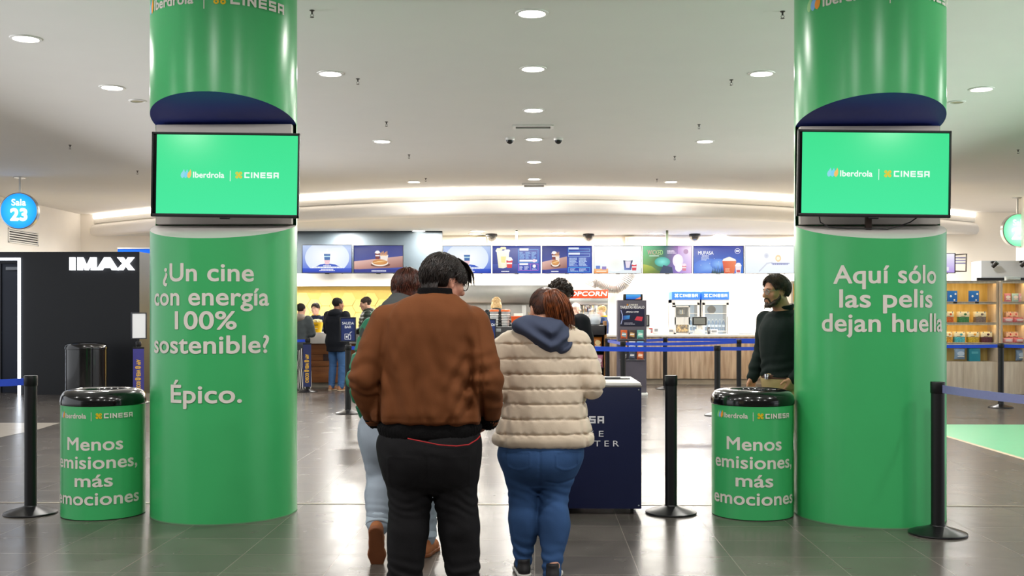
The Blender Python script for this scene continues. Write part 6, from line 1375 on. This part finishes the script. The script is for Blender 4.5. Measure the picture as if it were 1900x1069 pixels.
# ======== person in the green puffer, mostly hidden by the man in brown
def green_puffer():
    s, cx, d = 312., 740., 6.4; X = lambda px: (px - cx) / s; Zp = lambda py: HC - (py - YH) / s
    x, y = W(cx, d); hr = (math.radians(-8), math.radians(-6), 0)
    pose = dict(arms=[[V(X(694), 0, Zp(622)), V(X(674), -.04, Zp(705)), V(X(686), .1, Zp(775)), V(.3, .6, -.6), V(1, 0, 0), V(0, 1, 0)], [V(X(786), 0, Zp(622)), V(X(808), -.04, Zp(705)), V(X(800), .1, Zp(775)), V(-.3, .6, -.6), V(-1, 0, 0), V(0, 1, 0)]],
        legs=[[V(X(710), 0, .84), V(X(706), .02, .47), V(X(707), -.18, .20), V(-.05, 1, 0)], [V(X(762), .0, .84), V(X(778), .12, .47), V(X(789), .06, .085), V(.15, 1, 0)]],
        torso=[(.80, 0, 0, .17, .12), (.92, 0, 0, .18, .13), (1.1, 0, 0, .17, .12), (1.3, 0, 0, .175, .115), (1.4, 0, 0, .13, .09), (1.47, X(746), 0, .07, .065)], neck=V(X(748), 0, 1.46), head=V(X(757), .03, 1.578), hrot=hr, hk=.99)
    p = person('person in a bottle green puffer jacket and pale jeans behind the man in brown', (x, y, 0), PSI, pose, '#D0A088', .007, 1.0, 1.)
    gn = mat('bottle_green_nylon', '#1F6B50', .38, var=.04, scale=5, bump=.05, bscale=50, spec=.5)
    T = prof([(568, 706, 788, .1, 0), (580, 692, 794, .13, 0), (605, 680, 800, .16, 0), (650, 674, 804, .18, 0), (700, 672, 806, .19, 0), (745, 672, 806, .19, 0), (768, 676, 803, .18, 0), (775, 684, 796, .16, 0)], cx, s)
    coat(p, 'jacket', gn, T, pose['arms'], (.085, .088, .07), .007, lambda a, b, c: .016 * np.exp(-(np.abs(np.sin(PI * (c - .8) / .105)) / .25) ** 2) - .006 + .004 * noise(a, b, c, 14, 14, 18, 1.), .005, 2.3, .04, seed=2.)
    yk = mat('charcoal_fleece', '#4A4C4C', .9, var=.06, bump=.1)
    F = Field((-.2, -.25, 1.38), (.22, .2, 1.6), .007); F.ell((X(748), -.05, Zp(572)), (.125, .12, .075), None, 0); F.ell((X(752), -.01, Zp(556)), (.09, .09, .06), None, .03); F.ell((X(755), .02, Zp(546)), (.07, .075, .06), None, .01, 's'); F.warp(lambda a, b, c: .006 * noise(a, b, c, 12, 12, 12, 2.)); F.build('hood', yk, p, 1)
    F = Field((-.25, -.22, 1.2), (-.07, .2, 1.42), .007); F.ell((X(690), -.02, Zp(622)), (.068, .10, .075), rot(0, 0, -.4), 0); F.warp(lambda a, b, c: .004 * noise(a, b, c, 12, 12, 12, 2.)); F.build('shoulder_patch', mat('charcoal_nylon', '#2A2D2C', .5, var=.05), p, 1)
    pj = mat('pale_blue_denim', '#9BA6B2', .88, var=.09, scale=5, bump=.1, bscale=260, spec=.2)
    hips = prof([(760, 676, 800, .15, 0), (790, 668, 803, .165, 0), (825, 670, 800, .165, 0), (845, 682, 792, .14, 0), (862, 700, 780, .11, 0)], cx, s)
    L = [[V(X(706), 0, .74), V(X(710), .02, .47), V(X(708), -.165, .23), 0], [V(X(766), .0, .74), V(X(776), .11, .47), V(X(787), .06, .115), 0]]
    trousers(p, pj, hips, L, (.122, .095, .068), .007, .006, 'jeans', 4., k=.05)
    for l in L:
        dv = (l[2] - l[1]) / np.linalg.norm(l[2] - l[1]); F = Field(l[2] - .12, l[2] + .12, .006); F.cap(l[2] - dv * .035, l[2] + dv * .01, .072, .072, 0); F.cut(dv, l[2] + dv * .012); F.cut(-dv, l[2] - dv * .04); F.build('turned_cuff', mat('pale_denim_cuff', '#B7C6D2', .88, var=.06, bump=.1), p, 1)
    tan = mat('tan_suede', '#A9683F', .8, var=.08, scale=12, bump=.06); gum = mat('gum_sole', '#8C5230', .55, var=.1, scale=12)
    shoe(p, pose['legs'][0][2] + V(0, -.01, 0), (-.05, 1), tan, gum, .27, .048, .006, math.radians(62)); shoe(p, pose['legs'][1][2], (.2, 1), tan, gum, .27, .048)
    hm = hair_mat('reddish_brown_hair', '#1F0E0A', '#5C2C1C', .35); R = rot(*hr); c = pose['head']
    F, mb = hair_cap(p, c, R, hm, .99, low=-.12, n=800, length=lambda a: 1.5 + .85 * min(1, abs(a) / 1.6), sd=9, rad=(.095, .112, .106), r=.0032, wav=.005, lift=-.02)
    F.ell(c + R @ V(0, -.05, -.05), (.085, .065, .085), R, .04); F.build('hair', hm, p, 1, mb)
    return p
green_puffer()

# ======== man in the dark green sweater walking past the right pillar
def sweater_man():
    d = 8.5; x, y = W(1452, d); yaw = math.radians(120); hr = (math.radians(-6), math.radians(-6), 0)
    arms = [((-.195, -.01, 1.40), (-.27, -.08, 1.14), (-.215, .08, .95), (.35, .3, -.9), (1, 0, 0), (0, 1, .2)), ((.195, .0, 1.40), (.235, -.0, 1.15), (.225, .11, .935), (0, .2, -1), (-1, .1, 0), (0, 1, .1))]
    legs = [((-.09, 0, .88), (-.1, .10, .48), (-.1, .02, .085), (-.05, 1, 0)), ((.09, 0, .88), (.1, -.02, .48), (.1, -.22, .13), (.05, 1, 0))]
    pose = std(1.75, arms, legs, hr, .07); pose['curl'] = .6
    p = person('man with glasses, beard and dark green sweater walking left beside the right pillar', (x, y, 0), yaw, pose, '#C08A6C', .006)
    T = pose['torso']; gs = cot('dark_green_knit', '#15211E', .85, .08, 160, .12)
    Ts = body_cut(T, .955, 1.45, .022, [(1.475, 0, -.012, .085, .08), (1.49, 0, -.012, .07, .068)])
    coat(p, 'sweater', gs, Ts, pose['arms'], (.075, .062, .045), .0065, lambda a, b, c: .004 * np.sin(c * 80 + 14 * a + 3 * noise(a, b, c, 6, 6, 6, 1.)) * np.exp(-((c - 1.02) / .08) ** 2), .006, 2.2, .03, seed=11.)
    ring(p, 'collar', gs, (0, -.012, 1.468), .063, .06, .05, .014, rot(0, -.15, 0), flare=.25, gap=(.45, 2 * PI - .45))
    ring(p, 'shirt_collar', mat('checked_shirt', '#8E8C8A', .8, var=.4, scale=60), (0, -.008, 1.472), .055, .053, .045, .008, rot(0, -.15, 0), flare=.3, gap=(.25, 2 * PI - .25))
    kh = cot('khaki_twill', '#BFA677', .85, .05, 240, .08)
    hips = body_cut(T, .80, .985, .018)
    L = [[l[0] + V(0, 0, -.08), l[1], l[2], 0] for l in pose['legs']]
    trousers(p, kh, hips, L, (.102, .078, .068), .007, .006, 'trousers', 3., k=.04)
    a_ = np.array(T); bx, by_ = .185, .138
    bl = ring(p, 'belt', mat('brown_leather', '#4A2C1C', .45, var=.08, scale=20), (0, 0, .938), .172 + .016, .122 + .017, .036, .006); MB().box((0, .163, .956), (.045, .008, .042), .003).build('buckle', chrome, bl)
    MB().box((-.205, -.01, .93), (.03, .075, .13), .01).build('phone_pouch', blacksat, p)
    for l in pose['legs']: shoe(p, l[2], l[3], mat('brown_shoe', '#3A261C', .45), rubber, .28, .047)
    hm = hair_mat('brown_hair', '#1C120D', '#46301F', .4); R = rot(*hr); c = pose['head']
    F, mb = hair_cap(p, c, R, hm, 1.0, low=-.085, n=1500, length=lambda a: .82 + 1.4 * min(1, (abs(a) / 1.9)) ** 1.4, sd=21, rad=(.0875, .107, .1), r=.0027, wav=.007, crown=(.0, .03), lift=.07, fz=-.028, vol=1.02)
    F.build('hair', hm, p, 1, mb)
    bd = MB(); rn = random.Random(8); q = lambda *v: c + R @ np.array(v)
    F = Field(c - .16, c + .16, .0045)
    for sx in (-1, 1): F.chain([q(sx * .066, .012, -.02), q(sx * .064, .018, -.05), q(sx * .048, .05, -.082), q(sx * .02, .082, -.103)], (.006, .0135, .0185, .019), .012)
    F.ell(q(0, .079, -.101), (.028, .022, .020), R, .015); F.ell(q(0, .094, -.083), (.015, .008, .008), R, .006)
    for sx in (-1, 1): F.chain([q(0, .1005, -.0485), q(sx * .02, .096, -.051), q(sx * .03, .088, -.066), q(sx * .03, .084, -.085)], (.0055, .006, .0065, .008), .005)
    F.warp(lambda a, b, cc: .003 * noise(a, b, cc, 150, 150, 90, 1.))
    for k in range(420):
        sx = rn.choice((-1, 1)); t = rn.random(); A_ = [V(.066, .012, -.025), V(.066, .02, -.052), V(.05, .052, -.084), V(.02, .086, -.106)]; i_ = min(2, int(t * 3)); u = t * 3 - i_; p0 = lerp3(A_[i_], A_[i_ + 1], u) * V(sx, 1, 1); o_ = V(sx * .6, .6, -.5) * (.016 * (.35 + .65 * t)) + V(rn.uniform(-.006, .006), rn.uniform(-.006, .006), rn.uniform(-.014, .012)); strand(bd, [q(*(p0 + o_)), q(*(p0 + o_ * 1.12 + V(0, .001, -.004))), q(*(p0 + o_ * 1.16 + V(0, .001, -.009)))], .0014, .0005)
    for k in range(15): t = -.028 + .056 * k / 14; bd.tube([q(t, .097 - 7 * t * t, -.046), q(t * 1.25, .0995 - 9 * t * t, -.055)], [.0022, .0012], 4)
    F.build('beard', hm, p, 1, bd)
    br = eyes(p, c, R, 1.0); br.build('eyebrows', hm, p); glasses(p, c, R, 1.0, mat('steel_frame', '#9A9A9C', .3, .8))
    return p
sweater_man()

# ======== curly haired member of staff behind the cart
def curly():
    d = 8.95; x, y = W(1036, d); hr = (math.radians(14), math.radians(-26), 0)
    arms = [((-.195, 0, 1.40), (-.25, .04, 1.13), (-.14, .30, 1.08), (.5, .8, 0), (.3, 0, -1), (.5, -.3, .6)), ((.195, 0, 1.40), (.25, .04, 1.13), (.14, .30, 1.08), (-.5, .8, 0), (-.3, 0, -1), (-.5, -.3, .6))]
    pose = std(1.72, arms, None, hr, .07, 1.0, -.01)
    p = person('curly haired man in black with a name badge, looking down behind the navy cart', (x, y, 0), math.radians(190), pose, '#BE8A6E', .0075)
    bk = cot('black_polo', '#12131A', .8)
    coat(p, 'polo_shirt', bk, body_cut(pose['torso'], .84, 1.45, .022, [(1.48, 0, -.012, .078, .074)]), pose['arms'], (.078, .064, .045), .008, None, .005, seed=4.)
    trousers(p, cot('black_trousers', '#15151A'), body_cut(pose['torso'], .80, .97, .016), [[l[0] + V(0, 0, -.08), l[1], l[2], 0] for l in pose['legs']], (.098, .076, .066), .009, .005, k=.04)
    MB().box((-.09, .155, 1.32), (.075, .008, .028), .003).build('name_badge', mat('name_badge', '#E9E6C8', .4), p)
    for l in pose['legs']: shoe(p, l[2], l[3], mat('black_shoe', '#17161A', .5), rubber, .28, .047, .008)
    hm = hair_mat('dark_curls', '#150D09', '#3C2718', .45); R = rot(*hr); c = pose['head']; rn = random.Random(5); q = lambda v: c + R @ np.asarray(v, float)
    F = Field(c - .2, c + .2, .006); F.ell(q((0, -.014, .035)), (.088, .106, .098), R, 0); F.ell(q((0, .12, -.06)), (.09, .085, .11), R, .01, 's'); F.cut(R @ V(0, 0, -1), q((0, 0, -.04))); mb = MB()
    for i in range(420):
        v = V(rn.gauss(0, 1), rn.gauss(0, 1), rn.gauss(0, 1)); v /= np.linalg.norm(v)
        if v[2] < -.45 or (v[1] > .62 and v[2] < .3): continue
        b = V(0, -.014, .035) + v * V(.088, .106, .1); u = np.cross(v, V(rn.random(), rn.random(), rn.random())); u /= np.linalg.norm(u); w_ = np.cross(v, u); r0 = rn.uniform(.008, .014); ph = rn.random() * 6
        strand(mb, [q(b + v * (.024 * t) + (u * math.cos(ph + 9 * t) + w_ * math.sin(ph + 9 * t)) * r0) for t in [j / 13 for j in range(14)]], .0036, .002)
    F.build('hair', hm, p, 1, mb); br = eyes(p, c, R, 1.); br.build('eyebrows', hm, p)
curly()

# ======== people at and behind the bar
def extra(px, d, yaw, H, label, hair, topc, top_lo, legc=None, arms=None, hrot=(0, 0, 0), skin_c='#CFA088', w=1.0, ease=.03, quilt=None, hairlen=None, legs=None, lr=(.1, .078, .068), shoes='#3A2A22', hood=None, collar=None, hm2=None, rough=.8, cap=None, face=False, tname='jacket', bname='trousers', stripe=None, fem=0.):
    x, y = W(px, d); pose = std(H, arms, legs, hrot, .04, w); k = pose['k']
    p = person(label, (x, y, 0), yaw, pose, skin_c, .011, 1., fem); T = pose['torso']
    m = mat('cloth_' + topc.strip('#'), topc, rough, var=.06, bump=.08, bscale=150, spec=.3)
    coat(p, tname, m, body_cut(T, top_lo * k, 1.46 * k, ease, [(1.49 * k, 0, -.012, .08, .075)]), pose['arms'], (.07 + ease * .5, .058 + ease * .5, .042 + ease * .3), .011, quilt, .006, seed=H * 7)
    lm_ = mat('cloth_' + (legc or '#1A1B22').strip('#'), legc or '#1A1B22', .85, var=.08, bump=.08) if stripe is None else stripe
    trousers(p, lm_, body_cut(T, .8 * k, .97 * k, .016), [[l[0] + V(0, 0, -.08), l[1], l[2], 0] for l in pose['legs']], lr, .012, .005, bname, k=.04)
    for l in pose['legs']: shoe(p, l[2], l[3], mat('shoe_' + shoes.strip('#'), shoes, .55), mat('pale_sole', '#B8A894', .6), .27 * k, .046, .011)
    R = rot(*hrot); c = pose['head']
    if hood:
        F = Field(c - V(.25, .3, .33), c + V(.25, .2, .05), .012); F.ell(c + V(0, -.1, -.17), (.15, .11, .085), None, 0); F.ell(c + V(0, -.03, -.14), (.11, .1, .06), None, .03); F.ell(c + V(0, .02, -.1), (.075, .08, .07), None, .01, 's'); F.warp(lambda a, b, cc: .006 * noise(a, b, cc, 12, 12, 12, 2.)); F.build('hood', mat('cloth_' + hood.strip('#'), hood, rough, var=.06, bump=.08, bscale=150), p, 1)
    if collar: ring(p, 'collar', mat('cloth_' + collar.strip('#'), collar, .7), (0, -.012, 1.465 * k), .06, .057, .045, .012, rot(0, -.15, 0), flare=.3, gap=(.35, 2 * PI - .35))
    if hair:
        hm = hair_mat('hair_' + hair[0].strip('#'), hair[0], hair[1])
        F, mb = hair_cap(p, c, R, hm, k * (1. if hairlen else .965), low=-.07, n=260, length=hairlen or (lambda a: 1.2 + .6 * min(1, abs(a) / 1.7)), sd=int(px), rad=(.0865, .106, .098), r=.0045 if hairlen else .003, h=.01)
        if hm2: hm2(F, c, R)
        F.build('hair', hm, p, 1, mb)
    if cap: F = Field(c - .17, c + .17, .01); F.ell(c + R @ V(0, -.012, .045), (.083, .1, .082), R, 0); F.cut(R @ V(0, .1, -1), c + R @ V(0, 0, .03)); F.build('cap', mat('cloth_' + cap.strip('#'), cap, .8), p, 1)
    if face: b = eyes(p, c, R, k); b.build('eyebrows', mat('brow', '#2A1C14', .7), p)
    return p, pose
aw = lambda xl, fy, z: [((-.19, 0, 1.41), (-.24, .05, 1.14), (-xl, fy, z), (.3, 1, .1), (.5, 0, -1), (.6, 0, .5)), ((.19, 0, 1.41), (.24, .05, 1.14), (xl, fy, z), (-.3, 1, .1), (-.5, 0, -1), (-.6, 0, .5))]
extra(625, 20.4, -.5, 1.76, 'man from behind in a long dark navy hooded coat and blue jeans at the bar', ('#0E0B0A', '#241A16'), '#10141C', .74, '#3A5E8C', aw(.1, .22, 1.12), skin_c='#A8765C', ease=.045, hood='#10141C', shoes='#9A6A48', hrot=(-.35, 0, 0), lr=(.092, .07, .06), w=1.08)
extra(682, 20.85, 1.75, 1.78, 'man in a dark green puffer jacket seen from the side at the bar', ('#2A1D16', '#4A3628'), '#2A332C', .88, '#7A8CA0', aw(.12, .2, 1.1), hrot=(.1, -.2, 0), ease=.04, quilt=puff(.07, .014), hood='#2A332C', shoes='#D8D2CA', rough=.5)
po, pp = extra(586, 22.35, math.radians(176), 1.68, 'smiling server with dark hair, navy top and yellow collar behind the yellow buckets', ('#16100E', '#30211B'), '#18233F', .88, None, aw(.1, .36, 1.2), hrot=(-.15, -.06, .06), skin_c='#DDB09A', ease=.012, collar='#F0C020', hairlen=lambda a: 1.05 + .95 * min(1, abs(a) / 1.6), face=True, fem=1., tname='shirt')
sp = mat('striped_trousers', '#16161A', .8, var=0); nt = sp.node_tree; tc = [n for n in nt.nodes if n.type == 'TEX_COORD'][0]; wv = nt.nodes.new('ShaderNodeTexWave'); wv.inputs['Scale'].default_value = 7.5; wv.bands_direction = 'X'; rp = nt.nodes.new('ShaderNodeValToRGB'); rp.color_ramp.interpolation = 'CONSTANT'; rp.color_ramp.elements[1].position = .5; rp.color_ramp.elements[0].color = (*lin('#121216'), 1); rp.color_ramp.elements[1].color = (*lin('#E6E2DC'), 1)
nt.links.new(tc.outputs['Object'], wv.inputs[0]); nt.links.new(wv.outputs['Fac'], rp.inputs[0]); nt.links.new(rp.outputs[0], nt.nodes['Principled BSDF'].inputs['Base Color'])
extra(557, 20.75, -.35, 1.66, 'person in a grey jacket and wide black and white striped trousers at the bar', ('#1A1412', '#332620'), '#4C5254', .80, None, aw(.1, .3, 1.12), stripe=sp, lr=(.12, .12, .14), shoes='#DAD4CC', hood='#8A7C70', ease=.035)
def long_blonde(F, c, R):
    F.ell(c + R @ V(0, -.05, -.06), (.115, .085, .13), R, .04)
extra(921, 22.3, .1, 1.80, 'blonde person from behind in a black padded jacket at the steel cabinet', ('#B98F58', '#EAD3A0'), '#1E2426', .85, None, hairlen=lambda a: 1.6 + .9 * min(1, abs(a) / 1.6), hm2=long_blonde, ease=.045, quilt=puff(.08, .014), hood='#2A3134', rough=.45)
extra(1066, 24.3, -1.35, 1.70, 'server in a white cap turned right at the popcorn machine', None, '#1A2440', .88, None, aw(.12, .32, 1.12), cap='#F2EEE8', hrot=(0, -.1, 0), skin_c='#E0B8A4', ease=.015, tname='shirt', face=True)
extra(1119, 23.6, 1.45, 1.64, 'fair haired server in navy with yellow collar at the right of the popcorn machine', ('#B8955E', '#E3CB98'), '#1D3158', .88, None, aw(.12, .3, 1.1), hrot=(0, -.1, 0), skin_c='#E2BCA8', ease=.015, collar='#F0C020', tname='shirt', face=True)
